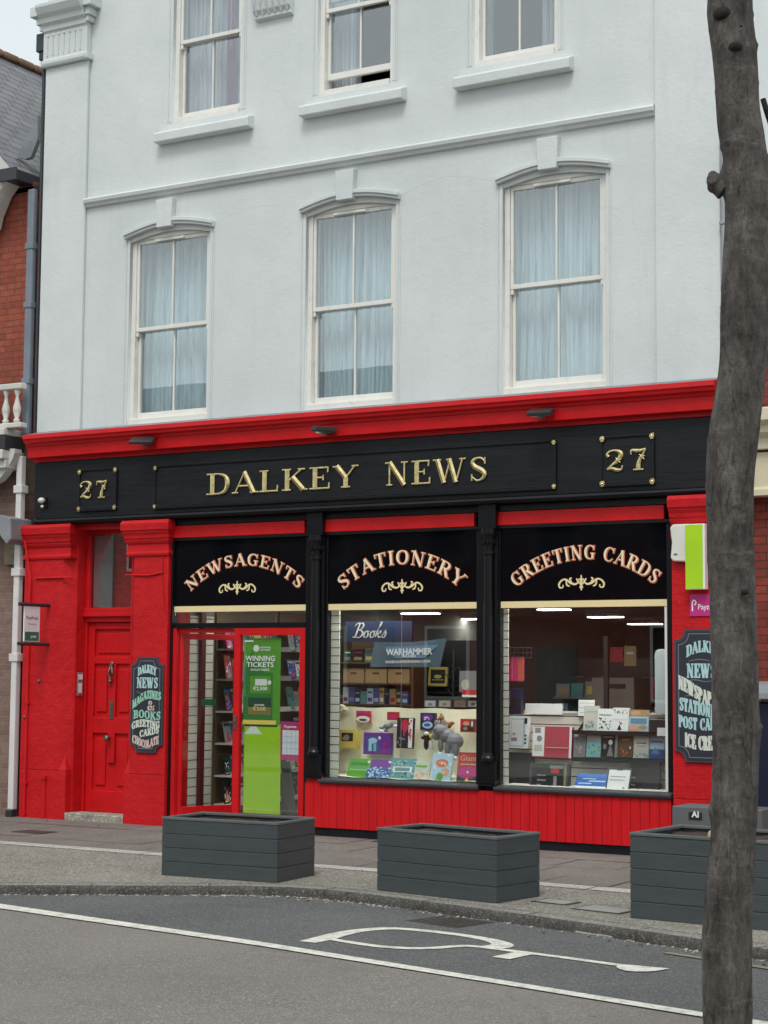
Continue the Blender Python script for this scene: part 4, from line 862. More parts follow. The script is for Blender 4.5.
# ---- interior shell
sh = MB(); sh.box(1.62, 1.80, .06, 13.0, -.1, 2.42).box(7.66, 7.75, .06, 13.0, -.1, 2.42).box(1.6, 7.75, 13.0, 13.1, -.1, 2.42).build('shop_interior_wall', WALLI, B)
MB().box(1.0, 7.7, .05, 13.0, -.1, -.005).build('shop_floor', FLOORI, B)
MB().box(1.87, 7.7, .055, 13.0, 2.42, 2.47).build('shop_ceiling', CEILI, B)
def lamp(pxs, pye, dz=2.36, lab='', w_=None):
    (x0, y0), (x1, y1) = G(pxs[0], pye[0], dz), G(pxs[1], pye[1], dz); cxm, cym = (x0 + x1) / 2, (y0 + y1) / 2; L = w_ or min(2.2, abs(x1 - x0)) 
    t_ = thing('ceiling_light', (cxm, cym, dz), lab, 'ceiling light', 'strip lights on the shop ceiling')
    MB().box(cxm - L / 2, cxm + L / 2, cym - .10, cym + .10, dz, dz + .045).build('housing', PLAST, t_, bevel=.004)
    MB().box(cxm - L / 2 + .02, cxm + L / 2 - .02, cym - .085, cym + .085, dz - .012, dz - .001).build('diffuser', LAMP, t_)
LS = [((533, 575), (609, 609.5), 'strip light nearest the glass, in the upper left of the right shop window'), ((583, 628), (616.5, 617), 'strip light hanging in the upper middle of the right shop window'), ((512, 545), (624.5, 624.5), 'strip light at the left edge of the right shop window'),
      ((623, 667), (623.5, 624), 'strip light at the right edge of the right shop window'), ((603, 642), (632, 632.5), 'lowest looking strip light deep inside the right shop window'),
      ((396, 445), (613, 613.5), 'strip light just under the cream band of the stationery window'), ((352, 402), (617.5, 618), 'strip light above the blue book sign'), ((457, 500), (618.5, 619), 'strip light at the right edge of the stationery window')]
for a, b, l in LS: lamp(a, b, 2.36, l)
FILL_LAMP = emis('added_display_fill', (1.0, 0.98, 0.93), 24.0)  # stronger glow for the strips added over the window displays
def added_strip(x, y, L, lab):  # unseen strips added to brighten the doorway, magazine racks and window displays
    t_ = thing('ceiling_light', (x, y, 2.36), lab, 'ceiling light', 'strip lights on the shop ceiling')
    MB().box(x - L / 2, x + L / 2, y - .10, y + .10, 2.36, 2.415).build('housing', PLAST, t_, bevel=.004); MB().box(x - L / 2 + .02, x + L / 2 - .02, y - .085, y + .085, 2.348, 2.359).build('diffuser', FILL_LAMP if y < .3 else LAMP, t_)
added_strip(2.75, .9, 1.3, 'added fill strip light just inside the shop door'); added_strip(4.75, .16, 1.4, 'added fill strip light above the stationery window display'); added_strip(6.75, .16, 1.4, 'added fill strip light above the greeting cards window display')
added_strip(2.9, 2.4, 1.3, 'added fill strip light over the middle of the magazine racks')
#@@PART2@@
# ================================================================== NEIGHBOURING BUILDINGS
LB = thing('brick_house', (-4.2, 0.1, -0.1), 'red brick house with slate gable roof on the left of the shop', 'building')
MB().box(-8.0, -.33, .02, 13.0, 4.12, 7.35).build('upper_wall', BRICK, LB)
MB().box(-8.0, -.33, .02, 13.0, -.2, 4.119).build('lower_wall', BRICKOLD, LB)
MB().xz([(-5.0, 7.35), (-.33, 7.35), (-2.5, 9.55), (-2.8, 9.55)], .03, .30).build('gable', BRICK, LB)
def roof_plane(name, quad, parent, th=.04):   # quad: eave a, eave b, ridge b, ridge a ; uv u along eave, v up slope
    a, b, c_, d_ = [Vector(q) for q in quad]; nrm = (b - a).cross(d_ - a).normalized()
    me = bpy.data.meshes.new(name); off_ = parent.location
    vs = [a, b, c_, d_] + [q - nrm * th for q in (a, b, c_, d_)]
    me.from_pydata([tuple(q - off_) for q in vs], [], [(0, 1, 2, 3), (7, 6, 5, 4), (0, 4, 5, 1), (1, 5, 6, 2), (2, 6, 7, 3), (3, 7, 4, 0)])
    uv = me.uv_layers.new(name='UVMap'); ux = (b - a).normalized(); vy = nrm.cross(ux)
    for lp in me.loops:
        q = vs[lp.vertex_index] - a; uv.data[lp.index].uv = (q.dot(ux), q.dot(vy))
    me.materials.append(SLATE); o = bpy.data.objects.new(name, me); COL.objects.link(o); o.parent = parent; return o
roof_plane('roof', [(-.42, -.28, 7.44), (-.42, 6.0, 7.44), (-2.65, 6.0, 9.86), (-2.65, -.28, 9.86)], LB)
roof_plane('roof', [(-4.9, 6.0, 7.44), (-4.9, -.28, 7.44), (-2.65, -.28, 9.86), (-2.65, 6.0, 9.86)], LB)
roof_plane('roof', [(-1.9, .26, 7.42), (-.17, .26, 7.42), (-.17, 2.6, 9.6), (-1.9, 2.6, 9.6)], LB)
MB().xz([W(*q, .1) for q in ((19, 158), (40, 116), (40, 140), (33, 158), (27, 160))], .06, .12).build('valley_flashing', LEAD, LB)
m_ = MB(); y = -.3
while y < 6: m_.box(-2.74, -2.56, y, y + .30, 9.84, 9.93); y += .31
m_.build('ridge_tile', TERRA, LB, bevel=.03)
m_ = MB().box(-.50, -.34, -.30, .40, 7.30, 7.36).box(-.36, -.335, -.30, .9, 7.30, 7.43).box(-.52, -.495, -.30, .9, 7.30, 7.43).box(-.60, -.30, -.32, -.295, 7.28, 7.44).box(-.80, -.20, .02, .06, 7.22, 7.30); m_.build('gutter', DARKM, LB, bevel=.01)
m_ = MB().xz([(-1.1, 7.30), (-1.1, 6.80), (-.78, 6.80), (-.74, 6.95), (-.62, 7.18), (-.50, 7.30)], -.26, -.02); m_.build('eaves_bracket', STUCCO, LB, bevel=.01)
m_ = MB().xz([(-.52, 7.28), (-2.65, 9.68), (-2.65, 9.85), (-.42, 7.43)], -.30, -.27); m_.build('bargeboard', STUCCO, LB)
# balcony
bc = thing('balcony', (-1.6, -.15, 3.95), 'white timber balcony with turned balusters on the brick house', 'balcony')
MB().box(-3.2, -.36, -.34, .015, 4.28, 4.36).box(-3.2, -.36, -.36, .016, 4.0, 4.11).box(-3.2, -.36, -.30, .014, 3.90, 4.0).build('deck', STUCCO, bc, bevel=.012)
MB().box(-3.2, -.35, -.33, .0, 4.11, 4.275).build('deck_gutter', DARKM, bc, bevel=.01)
xr, zr = W(24, 392, -.24); zh = W(10, 386, -.24)[1]
MB().box(-3.2, xr, -.29, -.19, zh - .05, zh + .02).box(-3.2, xr + .01, -.30, -.18, 4.36, 4.42).build('handrail', STUCCO, bc, bevel=.012)
sp_ = W(17, 410, -.24)[0] - W(6, 410, -.24)[0]
for k in range(12):
    xb = W(17, 410, -.24)[0] - sp_ * k; h = zh - .05; q = lambda u: 4.42 + (h - 4.42) * u
    MB().lathe(xb, -.24, [(.035, q(0)), (.04, q(.1)), (.022, q(.14)), (.046, q(.35)), (.048, q(.45)), (.022, q(.7)), (.018, q(.8)), (.034, q(.92)), (.034, q(1))], 12).build('baluster', STUCCO, bc, smooth=True)
MB().xz([W(*q, -.2) for q in ((-30, 495), (0, 481), (6, 474), (11, 466), (15, 459), (17, 453), (17, 449), (-30, 449))], -.24, -.12).build('arched_spandrel', STUCCO, bc)
cn = thing('lead_canopy', (-.8, -.2, 3.0), 'small grey lead canopy over the brick house doorway', 'canopy')
MB().xz([W(*q, -.2) for q in ((-60, 527), (0, 527), (7, 532), (11, 539), (16, 545), (20, 540), (20, 519), (10, 516), (-60, 513))], -.36, .0).build('cover', LEAD, cn, bevel=.01)
a_, b_ = W(5, 565, -.03), W(18, 540, -.03); MB().box(a_[0], b_[0], -.05, .015, a_[1], b_[1]).build('timber_lintel', WOODB, LB, bevel=.01)
o = MB().tube([(-.86, -.03, 3.5), (-.84, -.08, 3.55), (-.86, -.06, 3.75)], .02, 6).build('wall_hook', STUCCO, LB)
# pipes
t_ = thing('downpipe', (-.27, -.1, -.08), 'white square downpipe at the left edge of the red pilaster', 'downpipe')
MB().box(-.335, -.255, -.14, -.06, .0, 4.05).build('pipe', PIPEW, t_, bevel=.01)
for z in (1.68, 2.66, 3.62): MB().box(-.36, -.23, -.155, -.04, z, z + .09).build('pipe_collar', PIPEW, t_, bevel=.006)
MB().box(-.34, -.25, -.17, -.07, -.085, .0).build('pipe_shoe', DARKM, t_, bevel=.01)
t_ = thing('downpipe', (-.25, -.05, 4.3), 'blue grey downpipe between red brick and pale render', 'downpipe')
MB().box(-.315, -.215, -.10, -.02, 4.3, 7.22).build('pipe', PIPEG, t_, bevel=.02)
for z in (4.9, 5.8, 6.5): MB().box(-.325, -.205, -.11, -.02, z, z + .07).build('pipe_collar', PIPEG, t_, bevel=.006)
t_ = thing('downpipe', (-.165, -.05, 4.3), 'thin dark pipe up the left corner of the rendered building', 'downpipe')
MB().tube([(-.165, -.03, 4.32), (-.165, -.03, 8.75), (-.20, -.03, 8.9)], .022, 8).build('pipe', PIPED, t_)
MB().box(-.27, -.15, -.07, .05, 8.88, 9.10).box(-.24, -.16, -.05, .03, 8.78, 8.88).build('hopper', PIPED, t_, bevel=.01)
t_ = thing('downpipe', (8.15, -.14, 4.27), 'grey downpipe on the right edge of the rendered wall', 'downpipe')
MB().tube([(8.185, -.07, 4.28), (8.185, -.07, 6.55), (8.20, -.07, 6.6)], .028, 10).build('pipe', GREYM, t_)
for z in (4.95, 5.75): MB().box(8.15, 8.215, -.105, -.04, z, z + .03).build('pipe_clip', GREYM, t_, bevel=.004)
# right neighbour
RB = thing('brick_house', (10.6, .1, -.1), 'dark red brick house with cream shop cornice on the right', 'building')
MB().box(8.28, 14.0, .03, 12.0, -.2, 6.35).build('wall', BRICKR, RB)
MB().box(8.215, 8.279, .06, 12, -.2, 6.3).build('party_joint', PIPED, RB)
roof_plane('roof', [(8.2, -.1, 6.35), (14.0, -.1, 6.35), (14.0, 4.0, 7.3), (8.2, 4.0, 7.3)], RB)
MB().yz([(.0, 4.03), (-.34, 3.97), (-.34, 3.86), (-.26, 3.82), (-.26, 3.76), (-.18, 3.72), (-.18, 3.62), (.0, 3.62)], 8.25, 14.0).yz([(.0, 3.60), (-.12, 3.60), (-.12, 3.28), (-.16, 3.26), (-.16, 3.20), (0, 3.20)], 8.30, 14).build('cream_cornice', CREAMS, RB, bevel=.006)
MB().lathe(8.36, -.14, [(.05, 3.22), (.09, 3.26), (.11, 3.36), (.10, 3.48), (.06, 3.58)], 14).build('scroll_bracket', CREAMS, RB, smooth=True)
m_ = MB().box(8.50, 9.5, -.02, .02, 4.55, 4.66).box(8.5, 8.57, -.015, .02, 4.661, 6.0).box(9.43, 9.5, -.015, .02, 4.661, 6.0).box(8.57, 9.43, -.015, .02, 5.93, 6.0); wf = m_.build('window', WHITE, RB, bevel=.004)
MB().box(8.57, 9.43, .02, .026, 4.66, 5.93).build('pane', BLACKG, wf)
o = MB().box(8.49, 9.3, -.30, -.22, -.07, 1.36).build('notice_stand', NAVY, None, bevel=.02)
tag(o, 'dark navy board standing by the right brick house behind the trunk', 'board')
o = MB().yz([(-.06 + .0, 1.36)] + [(-.26 - .14 * math.cos(R(a)), 1.38 + .16 * math.sin(R(a))) for a in range(0, 181, 20)][::-1] + [(-.06, 1.38)], 8.50, 9.2).build('meter_box', LEAD, None, bevel=.01)
tag(o, 'rounded grey box above the navy board at the right edge', 'box')

# ================================================================== THINGS FIXED TO THE SHOPFRONT
def floodlight(px, py, label, yaw, pitch, size=(.27, .17, .035), bright=False):
    X, Z = W(px, py, -.34); t_ = thing('floodlight', (X, -.30, Z), label, 'floodlight', 'floodlights along the red cornice')
    m_ = MB().box(-.02, .02, -.05, .03, -.03, .02); m_.build('bracket', GREYM, t_, local=True, bevel=.004)
    Mx = Matrix.Translation((.03, -.09, .02)) @ Matrix.Rotation(R(yaw), 4, 'Z') @ Matrix.Rotation(R(pitch), 4, 'X')
    h = MB().box(-size[0] / 2, size[0] / 2, -size[1] / 2, size[1] / 2, -size[2] / 2, size[2] / 2).xf(Mx).build('housing', DARKM, t_, local=True, bevel=.008)
    MB().box(-size[0] / 2 + .015, size[0] / 2 - .015, -size[1] / 2 + .015, size[1] / 2 - .015, -size[2] / 2 - .003, -size[2] / 2 + .001).xf(Mx).build('lens', GREYP, h, local=True)
    MB().box(-.075, -.02, -.075, -.03, -.015, .03).build('sensor', GREYM if not bright else PLAST, t_, local=True, bevel=.006)
floodlight(143, 443, 'black floodlight on the red cornice near the left number 27', 20, 25)
floodlight(324, 432, 'slim floodlight edge on, above the gap between the gilt words', 60, 5, (.24, .12, .05), True)
floodlight(540, 415, 'black floodlight on the red cornice near the right number 27', 10, 20, (.24, .16, .04), True)
t_ = thing('dome_lamp', (.12, -.16, 3.45), 'small white domed sensor at the left end of the black fascia', 'sensor')
MB().box(-.05, .05, -.02, .0, -.02, .10).build('backplate', BLACK, t_, local=True, bevel=.005)
MB().ball((0, -.05, .06), .042, 12, (1, 1, .8)).build('dome', PLAST, t_, local=True, smooth=True)
MB().ball((.01, -.045, -.01), .02, 8).build('eye', PLAST, t_, local=True, smooth=True)
# projecting postal sign
t_ = thing('projecting_sign', (.18, -.1, 1.86), 'white and green postal sign hung between two black bars on the left pilaster', 'sign')
for z in (1.875, 2.315): MB().tube([(.18, -.10, z), (.18, -.60, z + .0)], .022, 10).build('bar', DARKM, t_, smooth=False)
pn = MB().box(.172, .188, -.52, -.26, 1.90, 2.295).build('panel', PALEP, t_, bevel=.003)
MB().box(.1885, .190, -.505, -.275, 1.91, 2.01).build('green_band', PGRN, pn)
xm = lambda Y0, z0: (lambda x, y, d: (.1915 + d, Y0 + x, z0 + y))
m_ = MB(); sans(m_, 'PostPoint', xm(-.39, 2.15), .035, cx=0, bold=.01); m_.build('lettering', TXTG, pn)
m_ = MB(); sans(m_, 'bill payment', xm(-.39, 2.09), .018, cx=0); m_.build('small_lettering', TXTG, pn)
m_ = MB(); sans(m_, 'post', xm(-.365, 1.945), .035, cx=0, bold=.02); m_.build('white_lettering', WPRINT, pn)
# chalkboards
def plaque(x0, x1, z0, z1, label, rows, notch, extra):
    Y = -.102; t_ = thing('chalkboard_sign', ((x0 + x1) / 2, Y, z0), label, 'sign', 'hand lettered chalkboards on the red pilasters')
    def shape(e, n_):
        a, b, c_, d = x0 + e, x1 - e, z0 + e, z1 - e; q = []
        for cx_, cz, a0 in ((a, c_, 90), (b, c_, 180), (b, d, 270), (a, d, 0)):
            q += [(cx_ + n_ * math.cos(R(a0 - k * 22.5)), cz + n_ * math.sin(R(a0 - k * 22.5))) for k in range(5)]
        return q
    MB().xz(shape(0, notch), Y - .022, Y).build('frame', CHB, t_)
    bd = MB().xz(shape(.018, notch), Y - .026, Y - .0225).build('board', CHALK, t_)
    sh_ = shape(.042, notch); m_ = MB(); strokes(m_, [[(*sh_[i], .007), (*sh_[(i + 1) % len(sh_)], .007)] for i in range(len(sh_))], lambda x, y, d: (x, Y - .0265 - d, y), .0005); m_.build('chalk_border', CHT, bd)
    for txt, a, b, h, fn, mt in rows:
        m_ = MB(); Lx = b - a
        mp = lambda x, y, d, a=a, fn=fn, Lx=Lx, h=h: (x0 + a + x, Y - .0275 - d, z0 + fn(x / Lx) + y)
        serif(m_, txt, mp, Lx, h, th=.0006, grow=.0035, gap=.06, bold=.95); m_.build('chalk_lettering', mt, bd)
    m_ = MB(); strokes(m_, extra, lambda x, y, d: (x0 + x, Y - .0268 - d, z0 + y), .0005); m_.build('chalk_flourish', CHT, bd)
arch = lambda base, s_: (lambda u: base + s_ * math.sin(math.pi * u))
plaque(1.395, 1.835, .70, 1.735, 'narrow chalkboard sign beside the red front door', [
    ('DALKEY', .10, .35, .085, arch(.83, .035), CHC), ('NEWS', .085, .375, .11, arch(.70, 0), CHC),
    ('MAGAZINES', .03, .42, .085, lambda u: .50 + .10 * u + .03 * math.sin(5.5 * u - 1.2), CHG), ('&', .23, .34, .10, lambda u: .46, CHP), ('BOOKS', .05, .42, .085, lambda u: .365 + .01 * math.sin(6 * u), CHG),
    ('GREETING', .03, .41, .075, lambda u: .245 + .045 * u + .02 * math.sin(5 * u), CHW), ('CARDS', .14, .40, .07, lambda u: .165 + .05 * u, CHW), ('CHOCOLATE', .04, .40, .085, lambda u: .075 + .025 * math.cos(6.0 * u), CHP)], .085,
    [[(.14, .80, .004), (.22, .81, .008), (.30, .80, .004)], [(.08, .66, .004), (.15, .64, .008), (.22, .66, .006), (.18, .63, .004)], [(.12, .33, .004), (.2, .345, .007), (.3, .33, .004)]])
plaque(7.69, 8.195, .80, 2.005, 'larger chalkboard sign on the right pilaster, half hidden by the tree trunk', [
    ('DALKEY', .12, .44, .10, arch(.95, .05), CHC), ('NEWS', .12, .40, .125, arch(.765, 0), CHC),
    ('NEWSPAPERS', .04, .48, .12, lambda u: .635 - .13 * u + .03 * math.cos(5 * u), CHW), ('STATIONERY', .05, .48, .115, lambda u: .47 - .09 * u, CHC), ('POST CARDS', .04, .48, .105, lambda u: .32 - .03 * math.sin(3 * u), CHC),
    ('ICE CREAM', .10, .46, .125, lambda u: .14 - .03 * math.sin(3 * u), CHW)], .10,
    [[(.12, .73, .004), (.2, .745, .008), (.3, .73, .006), (.4, .745, .004)], [(.14, .915, .004), (.25, .93, .008), (.35, .915, .004)], [(.1, .595, .004), (.2, .60, .008), (.33, .54, .005)]])
# alarm box, green projecting sign, pink sign
t_ = thing('alarm_box', (7.76, -.13, 2.63), 'white plastic alarm box on the right red pilaster', 'alarm box')
MB().xz([(7.675, 2.66), (7.70, 2.63), (7.86, 2.62), (7.86, 2.97), (7.70, 2.97), (7.672, 2.94), (7.69, 2.80)], -.17, -.101).build('cover', PLAST, t_, bevel=.012)
MB().box(7.71, 7.745, -.173, -.1705, 2.685, 2.70).build('badge', PGRN, t_)
t_ = thing('projecting_sign', (8.0, -.1, 2.36), 'bright lime green box sign beside the white alarm box', 'sign')
MB().box(7.832, 8.02, -.20, -.12, 2.365, 2.965).build('frame', WPRINT, t_, bevel=.004)
MB().box(7.834, 8.0, -.202, -.2005, 2.372, 2.958).build('green_face', LIME, t_)
t_ = thing('bill_payment_sign', (7.98, -.1, 2.13), 'small magenta payment sign under the lime green box sign', 'sign')
MB().box(7.84, 8.14, -.112, -.101, 2.125, 2.325).build('plate', PINK, t_)
m_ = MB(); sans(m_, 'Payzone', wallmap(7.92, 2.185, -.1135), .05, x=0, width=.2, bold=.01); m_.build('lettering', WPRINT, t_)
m_ = MB(); strokes(m_, [[(7.865, 2.17, .012), (7.865, 2.25, .012), (7.88, 2.27, .012), (7.90, 2.25, .012), (7.885, 2.225, .012)]], lambda x, y, d: (x, -.1135 - d, y), .0005); m_.build('logo', WPRINT, t_)

# ================================================================== PLANTERS AND PAVEMENT THINGS
def planter(bl, ang, L, D_, H_p, label, nb, z0=-.085):
    t_ = thing('planter', (bl[0], bl[1], z0), label, 'planter', 'grey timber planters along the kerb'); t_.rotation_euler.z = ang
    m_ = MB(); g = .0028; hb = (H_p - .023) / nb; rr = random.Random(int(L * 1000))
    for k in range(nb):
        za, zb_ = k * hb + (g if k else 0), (k + 1) * hb; j = rr.uniform(0, .003)
        m_.box(.001, L, -.0 + j, .024, za, zb_).box(0, L, D_ - .024, D_, za, zb_).box(0, .024, .0245, D_ - .0245, za, zb_).box(L - .024, L, .0245, D_ - .0245, za, zb_)
    m_.box(.026, L - .026, .026, D_ - .026, .01, H_p - .09).build('boards', PLANT, t_, local=True, bevel=.004)
    r_ = MB(); w_ = .045; zt = H_p - .022
    r_.box(-.004, L + .004, -.004, w_, zt, H_p).box(-.004, L + .004, D_ - w_, D_ + .004, zt, H_p).box(-.003, w_, w_ + .001, D_ - w_ - .001, zt, H_p - .001).box(L - w_, L + .003, w_ + .001, D_ - w_ - .001, zt, H_p - .001)
    r_.build('rim', PLANTR, t_, local=True, bevel=.004)
    n = 14; gr = [[(w_ - .02 + (L - 2 * w_ + .04) * i / n, w_ - .02 + (D_ - 2 * w_ + .04) * j / n, H_p - .05 + rr.uniform(-.016, .016)) for i in range(n + 1)] for j in range(n + 1)]
    MB().sheet(gr).build('soil', SOIL, t_, local=True, smooth='sheet')
    return t_
planter((4.567, -3.679), R(3.5), 1.10, .62, .475, 'grey plank planter with scuffed front, nearest the shop door', 4)
planter((6.553, -3.555), R(-9.5), 1.14, .56, .48, 'middle grey plank planter, in front of the stationery window', 4)
planter((8.789, -3.899), R(-4), 1.10, .82, .585, 'tallest grey plank planter, partly hidden by the trunk', 5)
o = MB().ball((9.30, -3.66, .475), .035, 8, (1, .8, 1.5)).ball((9.36, -3.63, .46), .03, 8).build('stone', PALEW, None, smooth=True); tag(o, 'pale wood offcut lying in the soil of the tallest planter', 'wood offcut')
X, Z = W(672, 806, -2.35); t_ = thing('utility_box', (X + .35, -2.2, -.08), 'grey metal box with AI plate behind the tallest planter', 'box')
MB().box(X, X + .72, -2.35, -2.0, -.08, Z).build('body', F('box_grey_paint', (.11, .115, .12)), t_, bevel=.006)
xa, za = W(689, 812, -2.35); xb, zb_ = W(702, 819, -2.35); MB().box(xa, xb, -2.358, -2.351, zb_ - .005, za).build('plate', BLKP, t_)
m_ = MB(); sans(m_, 'AI', wallmap((xa + xb) / 2, zb_ + .012, -2.359), .045, cx=0, bold=.03); m_.build('plate_lettering', WPRINT, t_)

# ================================================================== SLABS, BOOKS AND OTHER FLAT GOODS
def slab(name, cat, label, x0, x1, z0, z1, Y, th, mat, lean=0.0, art=(), texts=(), group=None, yaw=0.0, pages=False):
    w_ = abs(x1 - x0); h_ = abs(z1 - z0) / max(.3, math.cos(R(lean)))
    t_ = thing(name, ((x0 + x1) / 2, Y, min(z0, z1)), label, cat, group); t_.rotation_euler = (R(-lean), 0, R(yaw))
    m_ = MB()
    if pages:
        m_.box(-w_ / 2, w_ / 2, 0, .003, 0, h_).box(-w_ / 2, w_ / 2, th - .003, th, 0, h_).box(-w_ / 2, -w_ / 2 + .004, .003, th - .003, 0, h_)
        MB().box(-w_ / 2 + .004, w_ / 2 - .004, .0035, th - .0035, .003, h_ - .003).build('pages', PAPER, t_, local=True)
    else: m_.box(-w_ / 2, w_ / 2, 0, th, 0, h_)
    c_ = m_.build('cover' if pages or cat in ('book', 'magazine') else 'body', mat, t_, local=True, bevel=.0015)
    for k, a in enumerate(art):
        u0, v0, u1, v1, mt = a[:5]; m2 = MB(); d = -.0006 * (k + 1)
        kind = a[5] if len(a) > 5 else 'r'
        if kind == 'r': m2.box(-w_ / 2 + w_ * u0, -w_ / 2 + w_ * u1, d, -.0001 + 0 * k, h_ * v0, h_ * v1)
        elif kind == 'o':
            n = 14; cx_, cz, rx, rz = -w_ / 2 + w_ * (u0 + u1) / 2, h_ * (v0 + v1) / 2, w_ * (u1 - u0) / 2, h_ * (v1 - v0) / 2
            m2.xz([(cx_ + rx * math.cos(2 * math.pi * i / n), cz + rz * math.sin(2 * math.pi * i / n)) for i in range(n)], d, -.0001)
        elif kind == 't': m2.xz([(-w_ / 2 + w_ * u0, h_ * v0), (-w_ / 2 + w_ * u1, h_ * v0), (-w_ / 2 + w_ * (u0 + u1) / 2, h_ * v1)], d, -.0001)
        elif kind == 's':
            rr = random.Random(k * 7 + int(w_ * 999))
            for _ in range(a[6]):
                a1, b1, s_ = rr.uniform(u0, u1), rr.uniform(v0, v1), rr.uniform(.02, .06); m2.box(-w_ / 2 + w_ * (a1 - s_), -w_ / 2 + w_ * (a1 + s_), d - rr.random() * .0004, -.0001, h_ * (b1 - s_ * .8), h_ * (b1 + s_ * .8))
        m2.build('cover_print', mt, c_, local=True)
    for k, tx in enumerate(texts):
        s_, u, v_, hh, mt = tx[:5]; m2 = MB(); dd = -.0008 * (len(art) + 2)
        mp = lambda x, y, d, u=u, v_=v_: (-w_ / 2 + w_ * u + x, dd - d, h_ * v_ + y)
        if len(tx) > 6 and tx[6] == 'serif': serif(m2, s_, lambda x, y, d: mp(x - tx[5] * w_ / 2, y, d), tx[5] * w_, hh * h_, th=.0004)
        else: sans(m2, s_, mp, hh * h_, cx=0, width=(tx[5] * w_ if len(tx) > 5 else None), bold=.015)
        m2.build('print_lettering', mt, c_, local=True)
    return t_
def P(px0, py0, px1, py1, Y):
    (a, b), (c_, d) = W(px0, py1, Y), W(px1, py0, Y); return a, c_, b, d
# posters on the fixed glass door
x0, x1, z0, z1 = P(243, 638, 281, 724, .012)
slab('lottery_poster', 'poster', 'green poster about winning tickets behind the fixed door glass', x0, x1, z0, z1, .012, .003, GREEN, 0,
     [(.0, .62, 1, 1, GRN2), (.0, .62, .45, .86, GREEN, 't'), (.55, .0, 1, .66, GRN2), (.0, .0, .80, .60, GREEN), (.18, .36, .74, .56, GRN2), (.32, .45, .64, .525, WPRINT), (.66, .46, .76, .51, WPRINT, 'o'), (.14, .11, .76, .31, DGRN), (.14, .11, .76, .2, F('bronze_print', (.25, .22, .06))), (.26, .84, .42, .92, WPRINT, 'o'), (.02, .955, .26, .975, WPRINT), (.0, .0, .9, .05, YEL)],
     [('WINNING', .46, .735, .06, WPRINT, .80), ('TICKETS', .46, .665, .055, WPRINT, .74), ('SOLD HERE', .46, .62, .024, WPRINT, .5), ('NATIONAL', .60, .88, .02, WPRINT, .3), ('LOTTERY', .60, .85, .02, WPRINT, .28), ('\u20ac2,500', .47, .395, .04, WPRINT, .38), ('WINNER', .45, .215, .02, WPRINT, .28), ('\u20ac500', .45, .16, .045, F('gold_print', (.7, .6, .2)), .36)])
x0, x1, z0, z1 = P(243, 724, 281, 811, .014); z1 = slab and z1
slab('lime_panel', 'poster', 'plain lime green panel below the winning tickets poster', x0, x1, .10, z1, .014, .003, LIME, 0, [(.0, .88, .5, 1, WPRINT, 't'), (.0, .965, .9, .995, DGRN)])
x0, x1, z0, z1 = P(280, 722, 302, 760, .010)
slab('payment_poster', 'poster', 'magenta poster with a white grid on the fixed door glass', x0, x1, z0, z1, .010, .002, PINK, 0, [(.10, .15, .92, .78, WPRINT)] + [(.10 + .82 * k / 4 - .012, .15, .10 + .82 * k / 4 + .012, .78, SKYB) for k in range(1, 4)] + [(.1, .15 + .63 * k / 4 - .008, .92, .15 + .63 * k / 4 + .008, SKYB) for k in range(1, 4)], [('Payzone', .48, .84, .07, WPRINT, .55)])

# ---- stationery window display
def slatstrip(label, px0, px1, py0, py1, Y):
    x0, z1 = W(px0, py0, Y); x1, z0 = W(px1, py1, Y); t_ = thing('slat_board', ((x0 + x1) / 2, Y, .515), label, 'slat board'); m_ = MB(); z = .515
    while z < 2.22: m_.box(x0, x1, Y, Y + .012, z, min(z + .073, 2.222)); z += .083
    m_.build('slats', SLATW, t_); MB().box(x0, x1, Y + .013, Y + .02, .515, 2.222).build('backing', GROOVE, t_)
def slatboard(name, label, x0, x1, y0, y1, z0, z1, pitch=.085, side=False):
    t_ = thing(name, ((x0 + x1) / 2, (y0 + y1) / 2, z0), label, 'slat board')
    m_ = MB(); z = z0
    while z < z1 - .01:
        m_.box(x0, x1, y0, y1, z, min(z + pitch - .010, z1)); z += pitch
    m_.build('slats', SLATW, t_)
    if side: MB().box(x0 - .012, x0 - .001, y0, y1, z0, z1).build('backing', GROOVE, t_)
    else: MB().box(x0, x1, y1 + .001, y1 + .014, z0, z1).build('backing', GROOVE, t_)
slatstrip('cream slatted board at the left side of the stationery window', 326, 338, 610, 777, .05)
slatstrip('cream slatted board at the left side of the greeting cards window', 499, 508, 606, 787, .05)
slatboard('slat_board', 'white slatted wall board just inside the open shop door', 1.815, 1.83, .08, .52, .02, 2.2, .098, True)
o = MB().box(1.835, 1.875, .52, .60, 0, 2.3).build('post', MAROON, None); tag(o, 'maroon upright post inside the open shop door', 'post')
slatboard('slat_board', 'narrow white slat board behind the maroon post', 1.815, 1.83, .62, .80, .02, 2.2, .098, True)
